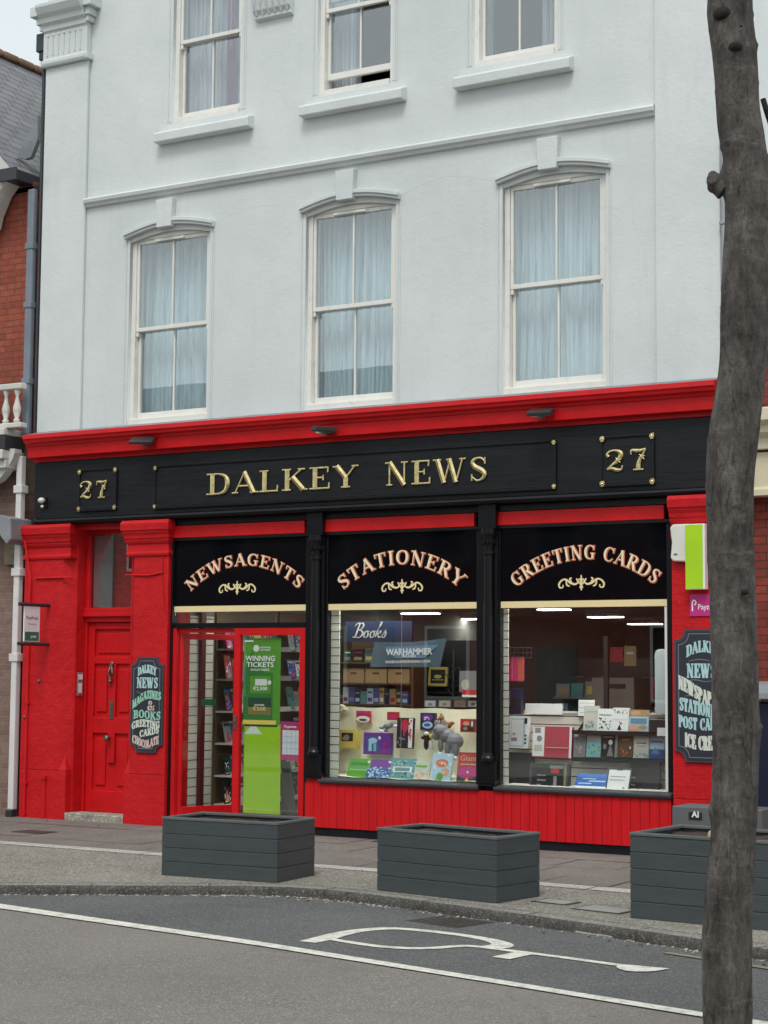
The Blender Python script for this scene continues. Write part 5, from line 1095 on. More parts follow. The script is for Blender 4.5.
# stand draped in cloth
zt = W(400, 708, .46)[1]; rr = random.Random(4); grid = []
for j in range(25):
    v_ = j / 24; row = []
    for i in range(61):
        u = i / 60; x = 3.70 + 1.895 * u
        if v_ < .62: y = .50 - .10 * (v_ / .62) ; z = zt - (zt - .54) * (v_ / .62)
        else: q = (v_ - .62) / .38; y = .40 - .36 * q; z = .54 - .015 * q
        y += .010 * math.sin(u * 40 + 3 * v_) + .010 * math.sin(u * 17 - 6 * v_ + 1) + rr.uniform(-.003, .003); z += .006 * math.sin(u * 23 + 5 * v_) * (1 if v_ > .02 else .8)
        row.append((x, y, z))
    grid.append(row)
o = MB().sheet(grid).build('display_cloth', CLOTH, None, smooth='sheet'); tag(o, 'pale lemon cloth draped over the stationery window stand', 'cloth'); [setattr(p_, 'use_smooth', True) for p_ in o.data.polygons]
o = MB().box(3.70, 5.595, .52, .55, .50, zt - .01).build('display_board', SLATW, None); tag(o, 'board behind the lemon cloth in the stationery window', 'board')
m_ = MB(); 
for k in range(7): a = k * .9; m_.ball((W(342, 710, .47)[0] + .045 * math.cos(a) * k / 4, .47, zt - .015 + .02 * math.sin(a)), .035, 8, (1.2, .8, .7))
o = m_.build('bunched_cloth', CLOTH, None, smooth=True); tag(o, 'bunch of lemon cloth knotted at the top left of the draped stand', 'cloth')
def goods(px, Y, name, cat, label, mat, th=.02, lean=8, art=(), texts=(), pages=False, yaw=0, group=None):
    x0, x1, z0, z1 = P(*px, Y); return slab(name, cat, label, x0, x1, z0, z1, Y, th, mat, lean, art, texts, group, yaw, pages)
bk = lambda *a, **k: goods(*a, pages=True, **k)
bk((346, 759, 368, 778), .07, 'book', 'book', 'green book lying at the left of the front row of books', GRN2, lean=20, art=[(.1, .65, .9, .8, GREEN), (.1, .42, .9, .46, CHG), (.85, .78, .97, .9, WPRINT, 'o')])
bk((365, 760, 389, 779), .07, 'book', 'book', 'violet and navy speckled book beside the green book', VIO, lean=20, art=[(.0, .0, 1, .55, BLUE), (.05, .05, .95, .6, SKYB, 's', 40), (.2, .7, .8, .85, VIO), (.85, .82, .97, .94, WPRINT, 'o')])
bk((388, 759, 413, 780), .07, 'book', 'book', 'teal patterned book third in the front row', TEAL, lean=20, art=[(.03, .1, .97, .9, AQUA, 's', 40), (.03, .1, .97, .9, NAVYP, 's', 18), (.12, .38, .88, .62, WPRINT), (.2, .42, .8, .58, TEAL)])
bk((410, 762, 428, 781), .07, 'book', 'book', 'pale cream and green book fourth in the front row', PAPER, lean=20, art=[(.1, .45, .95, .85, CHG, 's', 18), (.1, .1, .9, .5, PEACH, 's', 14), (.2, .7, .8, .8, GRN2)])
bk((430, 754, 450, 781), .07, 'book', 'book', 'pale blue picture book with an orange title cloud', SKYB, lean=14, art=[(.18, .50, .82, .80, ORNG, 'o'), (.22, .02, .6, .34, GREEN, 't'), (.5, .2, .92, .48, PEACH, 'o'), (.05, .05, .95, .95, WPRINT, 's', 12), (.3, .06, .62, .3, GRN2, 'o')], texts=[('ONE', .5, .64, .06, WPRINT, .3)])
bk((456, 753, 477, 782), .07, 'book', 'book', 'pink and green book at the right end of the front row', DGRN, lean=12, art=[(.0, .45, 1, 1, REDP), (.0, .12, 1, .52, PINK, 'o'), (.35, .0, .65, .16, YEL, 't'), (.46, .3, .56, .38, WPRINT, 'o')], texts=[('Giant', .5, .72, .18, PEACH, .8), ('and the bird', .5, .58, .05, WPRINT, .7)])
goods((338, 730, 356, 748), .30, 'toy_box', 'toy box', 'yellow toy box with a dark window', YEL, .09, 3, [(.18, .38, .82, .84, BLKP), (.30, .42, .62, .74, GREYP, 'o'), (.2, .44, .5, .62, TAN, 'o')])
goods((363, 733, 388, 754), .28, 'toy_box', 'toy box', 'purple toy box with a pale blue toy pony inside', VIO, .10, 3, [(.12, .12, .62, .82, BLUE), (.2, .5, .56, .76, SKYB, 'o'), (.22, .15, .34, .55, SKYB), (.42, .15, .52, .5, AQUA), (.6, .68, .7, .84, WPRINT, 'o'), (.7, .1, .92, .6, PINK, 's', 8)])
goods((356, 711, 370, 722), .42, 'toy_pack', 'toy pack', 'small red and white hanging pack at the top left of the lemon cloth', REDP, .03, 2, [(.0, .0, 1, .55, WPRINT, 'o'), (.2, .1, .8, .3, BLKP, 'o'), (.0, .72, 1, .95, PINK)])
goods((387, 712, 398, 720), .42, 'toy_pack', 'toy pack', 'small plain red pack hung above the white plush', REDP, .03, 2, [(.1, .25, .9, .7, PINK, 'o')])
goods((396, 718, 412, 748), .30, 'board_game', 'board game', 'dark board game box with a crimson emblem and a white spine', BLKP, .05, 4, [(.25, .55, .75, .95, REDP, 'o'), (.4, .4, .6, .9, PINK, 't'), (.1, .1, .9, .5, NAVYP, 's', 14), (.1, .1, .9, .4, GREYP, 's', 10), (.76, .02, 1.0, .98, WPRINT), (.80, .1, .93, .9, REDP, 's', 16)])
goods((420, 713, 435, 730), .40, 'toy_bag', 'toy bag', 'navy and lilac bag hung beside the brown plush', NAVYP, .04, 2, [(.12, .55, .85, .92, VIO, 'o'), (.15, .1, .85, .5, SKYB, 'o'), (.25, .2, .7, .4, BLUE, 'o'), (.2, .6, .7, .75, WPRINT, 's', 8)])
goods((460, 719, 475, 732), .36, 'toy_pack', 'toy pack', 'red and green boxed toy near the right edge of the lemon cloth', REDP, .05, 3, [(.1, .1, .9, .45, BLKP), (.2, .5, .6, .8, PEACH, 'o'), (.7, .3, .98, .9, DGRN), (.74, .4, .86, .85, PALEP, 'o'), (.2, .15, .5, .4, GREYP, 'o')])
goods((329, 743, 338, 750), .24, 'price_card', 'card', 'small white card on the left slat board of the stationery window', WPRINT, .003, 0)
# plush toys: one continuous body each
def plush(label, px, py, Y, parts, mat, extra=(), k=1.0):
    X, Z = W(px, py, Y); m_ = MB()
    for (x, y, z, r, sq) in parts: m_.ball((X + x * k, Y + y * k, Z + z * k), r * k, 12, sq)
    o = m_.build('plush_toy', mat, None); rm = o.modifiers.new('remesh', 'REMESH'); rm.mode = 'VOXEL'; rm.voxel_size = .006; rm.use_smooth_shade = True
    tag(o, label, 'plush toy')
    for nm_, x, y, z, r, sq, mt in extra:
        MB().ball((X + x * k, Y + y * k, Z + z * k), r * k, 10, sq).build(nm_, mt, o, smooth=True)
S1 = (1, 1, 1)
plush('large grey plush animal bending forward over the pale blue book', 447, 741, .24, [(-.07, 0, .10, .075, (1.2, .9, .9)), (-.12, 0, .04, .04, (1, 1, 1)), (0, 0, .05, .07, (1.3, .9, 1)), (.09, 0, 0, .085, (1.1, .9, 1)), (.02, -.02, -.07, .035, (1, 1, 2.2)), (.11, -.03, -.08, .045, (1, 1, 2)), (-.06, -.02, -.04, .03, (1, 1, 2.6)), (-.04, 0, .17, .03, (1, .6, 1.5)), (-.12, 0, .17, .028, (1, .6, 1.4))], GREYPL, [('paw', .02, -.03, -.15, .035, (1.2, 1, .7), WPRINT), ('paw', .11, -.05, -.165, .035, (1.2, 1, .7), WPRINT), ('paw', -.06, -.03, -.13, .03, (1.1, 1, .7), WPRINT), ('eye', -.11, -.06, .11, .010, S1, BLKP), ('muzzle', -.14, -.02, .05, .028, S1, GREYP)])
plush('black and white plush bird hanging beside the large grey plush', 428, 738, .28, [(0, 0, .02, .05, (1, .8, 1)), (-.02, 0, -.06, .035, (.8, .8, 1.8)), (-.05, 0, .0, .025, (1.5, .7, .7))], BLKP, [('face', .0, -.035, .045, .028, (1.3, .6, .7), WPRINT), ('belly', .045, -.01, -.07, .03, (.7, .8, 2.2), WPRINT), ('beak', .055, -.03, .02, .026, (1, .8, 1), YEL)])
plush('brown plush toy hung at the top of the lemon cloth', 445, 723, .40, [(-.04, 0, .05, .03, S1), (-.02, 0, .0, .035, (1.3, .8, 1)), (.04, 0, -.02, .035, (1.2, .8, 1)), (-.06, 0, -.05, .022, (1, 1, 1.5)), (.08, 0, .0, .02, (1.5, 1, 1)), (-.045, 0, .085, .014, S1), (-.085, 0, .03, .016, S1)], BROWNP, [('belly', .03, -.03, -.03, .018, S1, PEACH)])
plush('grey and white plush toy lying above the purple toy box', 391, 726, .36, [(-.04, 0, 0, .035, (1.5, .8, .9)), (.03, 0, .02, .035, (1.4, .8, 1)), (-.11, 0, -.02, .02, (1.6, .8, .8)), (.08, 0, 0, .025, (1.6, .8, .8)), (-.06, 0, -.05, .018, (2.0, .8, .8))], GREYP, [('belly', .07, -.02, .0, .024, (1.5, .8, .8), WPRINT), ('paw', -.10, -.02, -.055, .018, (1.6, .8, .8), WPRINT)])
m_ = MB()
for (a, b, c_, d) in ((349, 752, 356, 728), (372, 722, 381, 733), (360, 755, 352, 775), (383, 755, 386, 762), (470, 735, 466, 752), (366, 722, 356, 735)):
    (x0, z0), (x1, z1) = W(a, b, .36), W(c_, d, .36); m_.tube([(x0, .36, z0), (x1, .36, z1)], .0025, 5)
tag(m_.build('hanging_thread', PAPER, None), 'thin threads holding the goods against the lemon cloth', 'thread')
# banner hanging in the window
(xa, za), (xb, zb_), (xc, zc), (xd, zd) = W(370, 667, .10), W(440, 667, .10), W(447, 638, .10), W(374, 642, .10)
t_ = thing('window_banner', ((xa + xb) / 2, .10, min(za, zb_)), 'slate blue banner with white lettering hung in the stationery window', 'banner')
gr = [[((xa + (xb - xa) * u) * (1 - v_) + (xd + (xc - xd) * u) * v_, .10 + .006 * math.sin(9 * u + 2 * v_) + (.004 if k_ else 0), (za + (zb_ - za) * u) * (1 - v_) + (zd + (zc - zd) * u) * v_ - .02 * math.sin(math.pi * u) * v_) for u in [i / 16 for i in range(17)]] for v_ in (0, .33, .66, 1) for k_ in (0,)]
MB().sheet(gr).build('cloth', SLATEB, t_, smooth='sheet')
bw = xb - xa; MB().xz([(xa + .22 * bw, za + .80 * (zd - za)), (xa + .36 * bw, za + .36 * (zd - za)), (xa + .78 * bw, za + .36 * (zd - za)), (xa + .98 * bw, za + .88 * (zd - za))], .088, .0895).build('emblem_field', BANB, t_)
m_ = MB(); sans(m_, 'WARHAMMER', lambda x, y, d: (xa + .57 * bw + x, .086 - d, za + .50 * (zd - za) + y + .02 * x), .062, cx=0, width=.66 * bw, bold=.035); m_.build('lettering', WPRINT, t_)
m_ = MB(); sans(m_, '40,000', lambda x, y, d: (xa + .57 * bw + x, .086 - d, za + .39 * (zd - za) + y), .026, cx=0, width=.20 * bw, bold=.02); m_.build('lettering', WPRINT, t_)
m_ = MB(); sans(m_, 'WARHAMMER40000.COM', lambda x, y, d: (xa + .55 * bw + x, .086 - d, za + .17 * (zd - za) + y + .02 * x), .028, cx=0, width=.64 * bw, bold=.02); m_.build('lettering', WPRINT, t_)

# ---- greeting cards window display
slz = W(600, 714, .44)[1]
slatboard('slat_board', 'cream slatted board behind the goods in the greeting cards window', 5.70, 7.55, .44, .455, .515, slz, .083)
MBo = MB().box(5.70, 7.56, .43, .47, slz, slz + .02).build('capping_strip', SLATW, None)
tag(MBo, 'pale cap strip along the top of the greeting cards window board', 'strip')
goods((509, 717, 528, 748), .36, 'paper_pack', 'stationery pack', 'white pack of paper with black dots at the left of the cream board', WPRINT, .04, 6, [(.05, .05, .8, .95, SKYB), (.1, .1, .7, .9, WPRINT), (.75, .78, .9, .96, BLKP), (.1, .22, .4, .34, GREYP), (.78, .14, .9, .2, BLKP, 'o'), (.78, .26, .9, .32, BLKP, 'o'), (.78, .38, .9, .44, BLKP, 'o'), (.15, .44, .3, .48, GREYP)])
goods((532, 727, 571, 757), .32, 'wrapped_folder', 'folder', 'crimson folder in clear wrap with a white side label', F('crimson_print', (.45, .06, .08)), .05, 6, [(.0, .04, .30, .98, WPRINT), (.05, .78, .2, .95, GREYP), (.1, .5, .24, .7, GREYP, 'o'), (.05, .2, .25, .4, PAPER), (.94, .0, 1, 1, PALEP), (.34, .3, .9, .34, F('pink_glint', (.6, .3, .3)))])  # pale pink bar is a highlight painted onto the clear wrap
goods((507, 753, 531, 788), .30, 'box_file', 'box file', 'plain black box file at the lower left of the cream board', BLKP, .08, 2, [(.02, .02, .98, .04, DARKSILL)])
goods((529, 764, 568, 788), .16, 'board_game', 'board game', 'dark grey game box lying low in front of the black box file', DARKSILL, .06, 6, [(.05, .05, .88, .82, BLKP), (.30, .8, .5, .98, DGRN, 'o'), (.55, .62, .75, .85, REDP), (.2, .50, .42, .54, GREYP), (.2, .3, .42, .36, GREYP), (.2, .1, .3, .18, GREYP), (.62, .1, .7, .5, GREYP), (.88, .0, .95, 1, WOODB), (.52, .8, .86, .92, GREYP)])
goods((525, 704, 562, 714), .42, 'card_box', 'card box', 'long white card lying on top of the cream board', WPRINT, .02, 4)
goods((578, 700, 594, 716), .40, 'notice_card', 'card', 'white notice sheet with green ruled lines standing above the top shelf', WPRINT, .004, 6, [(.05, .78, .95, .82, CHG), (.05, .5, .95, .54, CHG), (.1, .2, .8, .24, CHG)])
for (py, nm_) in ((732, 'upper'), (759, 'lower')):
    x0, z0 = W(572, py - 1, .30); x1, z1 = W(670, py + 2, .30); t_ = thing('display_ledge', ((x0 + x1) / 2, .30, z0 - .03), f'{nm_} black ledge holding cards and books in the greeting cards window', 'shelf')
    MB().box(x0, min(x1, 7.55), .30, .43, z0 - .03, z0 - .012).build('shelf', SHELFB, t_); MB().box(x0, min(x1, 7.55), .295, .299, z0 - .03, z0 + .01).build('lip', SHELFB, t_)
    MB().xz([(x0, z0 - .012), (x0 + .015, z0 - .012), (x0 + .10, z0 + .09), (x0 + .085, z0 + .10)], .40, .43).build('end_bracket', SHELFB, t_)
g_ = 'cards and books on the black ledges'
rowA = [((583, 706, 598, 731), PAPER, 'pale map booklet at the left of the upper ledge', [(.2, .1, .6, .4, GREYP, 's', 10), (.15, .15, .7, .35, TEAL, 's', 8), (.1, .75, .9, .8, CHG)], .26),
        ((597, 709, 612, 731), WPRINT, 'white and black drawing book on the upper ledge', [(.1, .1, .95, .6, BLKP, 's', 16), (.1, .1, .9, .5, CHG, 's', 10), (.1, .7, .9, .75, GREYP)], .24),
        ((612, 708, 628, 731), WPRINT, 'white book with a small dark tower, centre of the upper ledge', [(.1, .78, .9, .9, GREYP, 's', 14), (.3, .05, .6, .3, BLKP, 't'), (.35, .3, .55, .45, PINK, 's', 4), (.0, .5, .9, .53, PALEP)], .23),
        ((628, 710, 648, 731), SKYB, 'orange and blue book at the right of the upper ledge', [(.0, .68, 1, 1, TAN), (.1, .74, .6, .95, PEACH, 'o'), (.0, .0, .6, .3, PEACH, 'o'), (.1, .35, .9, .6, BANB), (.5, .1, .95, .3, TAN, 'o')], .24)]
rowB = [((573, 737, 585, 757), GREYP, 'grey booklet at the left of the lower ledge', [(.2, .2, .8, .8, PAPER, 's', 14)], .27), ((586, 735, 600, 757), AQUA, 'pale teal landscape book on the lower ledge', [(.1, .15, .9, .55, TEAL, 's', 12), (.0, .75, 1, .95, PAPER), (.2, .3, .8, .4, CHG, 'o')], .26),
        ((601, 735, 617, 757), BLKP, 'black book with two pale figures on the lower ledge', [(.35, .05, .75, .6, GREYP, 't'), (.42, .55, .68, .78, PALEP, 'o'), (.1, .35, .3, .6, GREYP, 'o'), (.84, .0, 1, 1, GREYP), (.1, .88, .7, .91, WPRINT)], .25),
        ((617, 735, 632, 757), SHELFW, 'dark floral book with a white dot on the lower ledge', [(.1, .05, .8, .4, ORNG, 's', 8), (.3, .75, .8, .8, TAN), (.78, .38, .9, .48, WPRINT, 'o')], .26),
        ((633, 735, 648, 758), PAPER, 'cream book with dark title on the lower ledge', [(.15, .62, .85, .66, BLKP), (.2, .5, .8, .53, GREYP), (.05, .05, .95, .2, TEAL, 's', 10)], .25), ((649, 736, 664, 758), SKYB, 'blue mountain book at the right of the lower ledge', [(.0, .0, 1, .4, BLUE), (.1, .2, .7, .5, BANB, 't'), (.1, .7, .9, .76, REDP), (.2, .85, .8, .88, WPRINT)], .27)]
for px, mt, l, art, Y in rowA + rowB: goods(px, Y + .07, 'book', 'book', l, mt, .02, 8, art, pages=True, group=g_)
goods((649, 720, 668, 732), .28, 'card_holder', 'card holder', 'black holder at the right end of the upper ledge', SHELFB, .03, 4)
goods((657, 728, 669, 736), .20, 'price_card', 'card', 'small white price card on the black holder', WPRINT, .003, 4)
goods((573, 775, 606, 789), .14, 'blue_box', 'box', 'blue and white striped box low in the greeting cards window', F('royal_blue_print', (.02, .12, .42)), .07, 40, [(.0, .0, 1, .22, WPRINT), (.1, .35, .5, .42, SKYB), (.4, .5, .9, .57, SKYB), (.2, .65, .6, .7, SKYB)])
t_ = goods((605, 769, 629, 790), .12, 'clipboard', 'clipboard', 'clipboard with a white sheet beside the blue striped box', DARKSILL, .008, 22, [(.06, .02, .94, .92, WPRINT), (.15, .6, .8, .63, GREYP), (.15, .45, .7, .48, GREYP), (.7, .08, .8, .16, GREYP, 'o'), (.38, .90, .62, 1.0, BLKP)])
goods((629, 762, 659, 791), .24, 'box_file', 'box file', 'black folder with two silver clasps at the lower right', BLKP, .06, 3, [(.06, .42, .2, .48, GREYP), (.06, .18, .2, .24, GREYP), (.01, .0, .04, 1, DARKSILL)])
goods((501, 657, 523, 681), .12, 'hanging_folder', 'folder', 'pink and orange folders hung at the left of the greeting cards window', F('hot_pink_print', (.70, .03, .18)), .03, 0, [(.78, .0, 1.0, 1, ORNG), (.2, .1, .22, .9, PEACH), (.5, .1, .52, .9, PEACH)])
t_ = thing('wire_rack', (6.02, .16, W(510, 657, .16)[1]), 'small dark wire rack above the pink folders', 'rack')
zz = W(510, 658, .16)[1]; m_ = MB()
for k in range(6): m_.tube([(5.91 + .045 * k, .10, zz), (5.91 + .045 * k, .10, zz + .10)], .004, 5)
for q in (0, .05, .10): m_.tube([(5.90, .10, zz + q), (6.15, .10, zz + q)], .004, 5)
m_.build('wires', DARKM, t_)
goods((503, 688, 521, 714), .16, 'hanging_bag', 'bag', 'navy bag hung under the pink folders', NAVYP, .06, 0, [(.2, .3, .4, .9, GREYP), (.5, .2, .9, .6, BLKP)])
x0, x1, z0, z1 = P(655, 649, 667, 714, .34)
m_ = MB().xz([(x0, z0), (x1, z0), (x1, z1 - .05)] + [((x0 + x1) / 2 + (x1 - x0) / 2 * math.cos(R(a)), z1 - .05 + .05 * math.sin(R(a))) for a in range(20, 180, 20)] + [(x0, z1 - .05)], .34, .37)
t_ = m_.build('round_topped_board', F('pale_grey_board', (.50, .55, .56)), None, bevel=.004); tag(t_, 'tall pale board with rounded top at the right edge of the window', 'board')

# ================================================================== INSIDE THE SHOP
PALS = [REDP, BLUE, TAN, TEAL, WPRINT, YEL, NAVYP, GREYP, PINK, PEACH, SKYB, DGRN, BLKP, PAPER, VIO]
PN = {'red_print': 'red', 'blue_print': 'blue', 'tan_print': 'tan', 'teal_print': 'teal', 'white_print': 'white', 'yellow_print': 'yellow', 'navy_print': 'navy', 'grey_print': 'grey', 'magenta_print': 'magenta', 'peach_print': 'peach', 'pale_blue_print': 'pale blue', 'dark_green_print': 'dark green', 'black_print': 'black', 'page_edge': 'buff', 'violet_print': 'violet'}
ORD = ['first', 'second', 'third', 'fourth', 'fifth', 'sixth', 'seventh', 'eighth', 'ninth', 'tenth', 'eleventh', 'twelfth']
rr = random.Random(21)
YB = 2.6
def bookcase(px0, px1, rows, label, Y, depth=.28, mat=SHELFW):
    x0 = W(px0, 700, Y)[0]; x1 = W(px1, 700, Y)[0]; zt = W((px0 + px1) / 2, rows[0], Y)[1]
    t_ = thing('bookcase', ((x0 + x1) / 2, Y, 0), label, 'bookcase')
    MB().box(x0 - .03, x0, Y, Y + depth, 0, zt).build('side_panel', mat, t_); MB().box(x1, x1 + .03, Y, Y + depth, 0, zt).build('side_panel', mat, t_)
    MB().box(x0, x1, Y + depth - .02, Y + depth - .005, 0, zt).build('back_panel', mat, t_); zs_ = []
    for py in rows[1:]:
        z = W((px0 + px1) / 2, py, Y)[1]; zs_.append(z); MB().box(x0 + .001, x1 - .001, Y + .002, Y + depth - .021, z - .02, z).build('shelf', mat, t_)
    return x0, x1, zs_
xa, xb, zs_ = bookcase(340, 411, [641, 662, 683, 704, 722], 'brown bookcase under the blue book sign', YB)
def fillrow(xa, xb, z, hmax, Y, rowname, n, wmin=.03, wmax=.07, face=False):
    x = xa + .02
    for k in range(n):
        w_ = rr.uniform(wmin, wmax); 
        if x + w_ > xb: break
        mt = rr.choice(PALS); h_ = hmax * rr.uniform(.72, .98)
        slab('book', 'book', f'{PN[mt.name]} book, {ORD[min(k, 11)]} from the left on {rowname}', x, x + w_, z, z + h_, Y + .03, .16 if not face else .02, mt, 0 if not face else 6, [(.15, .7, .85, .8, rr.choice(PALS)), (.15, .15, .85, .4, rr.choice(PALS))], group='books on the shelves under the blue sign')
        x += w_ + (rr.uniform(.002, .008) if not face else .02)
fillrow(xa, xb, zs_[0], .18, YB, 'the top shelf under the blue sign', 8, .10, .16, True)
fillrow(xa, xb, zs_[2], .20, YB, 'the third shelf under the blue sign', 12, .05, .09)
fillrow(xa, xb, zs_[3], .18, YB, 'the lowest visible shelf under the blue sign', 12, .04, .08)
for k in range(3):
    w_ = (xb - xa - .1) / 3; slab('wooden_crate', 'crate', ['left', 'middle', 'right'][k] + ' tan storage crate on the second shelf', xa + .02 + k * (w_ + .02), xa + .02 + k * (w_ + .02) + w_, zs_[1], zs_[1] + .17, YB + .03, .2, TAN, 0, [(.35, .6, .65, .75, SHELFW)])
x0, x1, z0, z1 = P(345, 621, 412, 642, YB - .05)
t_ = thing('book_department_sign', ((x0 + x1) / 2, YB - .05, z0), 'navy hanging sign with silver script above the bookcase', 'sign')
MB().box(x0, x1, YB - .05, YB - .02, z0, z1).build('panel', NAVYP, t_)
mp = lambda x, y, d: (x0 + .10 + x * 1.12 + .28 * y, YB - .052 - d, z0 + .05 + y)
hh = (z1 - z0) * .72
SCR = [[(.02, .78, .03), (.12, .95, .05), (.30, .98, .06), (.26, .5, .09), (.18, .05, .07), (.02, .08, .04)], [(.26, .92, .04), (.5, 1.0, .06), (.62, .80, .09), (.48, .58, .05), (.30, .52, .03), (.56, .48, .06), (.68, .25, .10), (.5, .02, .06), (.24, .04, .04)],
       [(.98, .46, .04), (.82, .36, .08), (.82, .08, .07), (.98, .02, .05), (1.08, .22, .08), (.98, .46, .04), (1.16, .40, .03)], [(1.42, .46, .04), (1.26, .36, .08), (1.26, .08, .07), (1.42, .02, .05), (1.52, .22, .08), (1.42, .46, .04), (1.60, .40, .03)],
       [(1.62, .05, .07), (1.70, .60, .07), (1.86, 1.0, .05), (1.78, 1.04, .03), (1.70, .5, .05)], [(1.70, .22, .05), (1.90, .46, .06), (1.92, .32, .05), (1.76, .24, .04), (1.88, .04, .08), (2.02, .06, .04)],
       [(2.02, .06, .03), (2.2, .40, .05), (2.22, .5, .06), (2.30, .24, .09), (2.24, .03, .06), (2.08, .06, .04)]]
m_ = MB(); strokes(m_, [[(a * hh, b * hh, c_ * hh * 1.2) for a, b, c_ in s_] for s_ in SCR], mp, .002); m_.build('script_lettering', SILVER, t_)
# unit to the right, with framed picture and cards
xa, xb, zs_ = bookcase(424, 476, [640, 686, 692, 707, 724], 'dark shelf unit with a yellow framed picture', 2.9, mat=SHELFB)
goods((428, 667, 447, 686), 2.85, 'framed_picture', 'picture', 'yellow framed picture on the dark shelf unit', YEL, .03, 4, [(.12, .14, .88, .86, BLKP), (.3, .4, .7, .6, YEL, 'o'), (.2, .3, .8, .36, TAN)])
for k, (a, b) in enumerate(((424, 436), (438, 451), (453, 466), (467, 479))):
    goods((a, 700, b, 707), 1.6, 'framed_greeting', 'card', f'{ORD[k]} small framed card in the row behind the lemon cloth', GREYP, .02, 4, [(.1, .1, .9, .85, [SKYB, PAPER, TAN, WPRINT][k]), (.3, .2, .7, .6, GREYP, 'o')])
goods((462, 690, 480, 697), 1.2, 'leaflet_pack', 'leaflets', 'red and white leaflet pack at the right of the stationery window', REDP, .03, 3, [(.0, .0, .8, .3, WPRINT)])
goods((459, 671, 479, 692), 1.4, 'paper_sack', 'bag', 'pale grey paper bag at the right of the stationery window', GREYP, .08, 2, [(.1, .1, .5, .6, PAPER, 'o')])
t_ = thing('wire_tree', (W(452, 690, 1.5)[0], 1.5, .9), 'dark wire display stand between the picture and the grey paper bag', 'stand')
m_ = MB(); bx_, bz_ = W(452, 700, 1.5); m_.tube([(bx_, 1.5, 0), (bx_ + .02, 1.5, bz_ + .55)], .012, 6)
for k in range(7):
    a = k * 2.4; z = bz_ + .06 * k; m_.tube([(bx_, 1.5, z), (bx_ + .12 * math.cos(a), 1.5 + .1 * math.sin(a), z + .06), (bx_ + .16 * math.cos(a), 1.5 + .12 * math.sin(a), z + .03)], .006, 5)
m_.build('wires', DARKM, t_)
# magazine racks along the left wall
rows = [.10, .42, .78, 1.14, 1.50, 1.84]
for seg, (y0, y1, nm_) in enumerate(((.86, 2.05, 'near'), (2.15, 3.6, 'far'))):
    t_ = thing('magazine_rack', (1.95, (y0 + y1) / 2, 0), f'tall dark magazine rack on the {"end of the wall nearer the door" if seg == 0 else "wall deeper inside the shop"}', 'magazine rack')
    MB().box(1.81, 1.83, y0, y1, 0, 2.3).build('back_panel', SHELFW, t_)
    for z in rows: MB().box(1.83, 2.07, y0, y1, z - .02, z).box(2.055, 2.07, y0, y1, z, z + .035).build('shelf', STUCCO if z < 1.3 else GREYP, t_)
    for r_, z in enumerate(rows):
        y = y0 + .02; k = 0
        while y < y1 - .2:
            w_ = rr.uniform(.10, .17); mt = rr.choice(PALS + [WPRINT, GREYP, BLKP, BLKP]); h_ = rr.uniform(.20, .29)
            slab('magazine', 'magazine', f'{PN[mt.name]} magazine, {ORD[min(k, 11)]} from door, row {ORD[r_]} up, {nm_} rack', 1.99 - w_ / 2, 1.99 + w_ / 2, z + .002, z + h_, y + w_ / 2, .012, mt, 12, [(.06, .80, .94, .93, rr.choice(PALS)), (.1, .1, .9, .75, rr.choice(PALS), 's', 16), (.1, .1, .9, .7, rr.choice(PALS), 's', 12), (.25, .1, .7, .6, rr.choice(PALS), 't'), (.1, .06, .5, .12, rr.choice(PALS))], group='magazines on the wall racks', yaw=90).location = (1.97, y + w_ / 2, z + .002)
            y += w_ + .01; k += 1
# items near door: counter-height stand behind the fixed door glass
for k, (px, Y, mt, l) in enumerate((((206, 668, 214, 678), 1.0, WPRINT, 'small white price notice in the doorway'), ((201, 720, 212, 735), .9, PAPER, 'pale leaflet stack in the doorway'))):
    goods(px, Y, 'price_notice', 'notice', l, mt, .01, 4, [(.2, .3, .8, .7, GREYP)])
o = MB().xy([(3.25, .35), (3.33, .35), (3.52, .75), (3.44, .75)], .02, .10).build('door_wedge', DARKM, None); tag(o, 'dark wedge on the floor behind the fixed door', 'door wedge')
x0, x1, z0, z1 = P(281, 762, 295, 812, .30)
o = MB().xz([(x0, .0), (x1 + .02, .0), (x1 - .08, z1), (x0, z1)], .30, .33).build('leaning_board', F('grey_green_board', (.10, .12, .11)), None); tag(o, 'grey green board leaning inside the fixed door under the magenta poster', 'board')
# gondola shelves deeper in the shop
def gondola(xc, yc, wid, label, nm_, seed, z_top=1.55):
    r2 = random.Random(seed); t_ = thing('shelf_gondola', (xc, yc, 0), label, 'shelving')
    MB().box(xc - wid / 2, xc + wid / 2, yc + .18, yc + .20, 0, z_top).build('back_panel', F('charcoal_board', (.05, .048, .045)), t_)
    zz_ = [.2, .6, 1.0, 1.3]
    for z in zz_: MB().box(xc - wid / 2, xc + wid / 2, yc - .12, yc + .179, z - .02, z).build('shelf', GREYP, t_)
    for r_, z in enumerate(zz_[1:]):
        x = xc - wid / 2 + .02; k = 0
        while x < xc + wid / 2 - .18:
            w_ = r2.uniform(.10, .2); mt = r2.choice(PALS); slab('card_pack', 'cards', f'{PN[mt.name]} pack, {ORD[min(k, 11)]} from the left on shelf {ORD[r_]} from below of the {nm_}', x, x + w_, z, z + r2.uniform(.16, .26), yc - .08, .05, mt, 5, [(.15, .2, .85, .7, r2.choice(PALS))], group='packs on the inner shelves'); x += w_ + .02; k += 1
gondola(5.3, 4.6, 1.9, 'low shelving unit seen through the stationery window', 'low shelving', 5)
gondola(3.1, 4.1, 1.5, 'tall shelving left of the low shelving', 'tall shelving', 15, 1.9)
gondola(6.0, 3.9, 1.3, 'waist high shelving behind the shop counter', 'counter shelving', 17, 1.6)
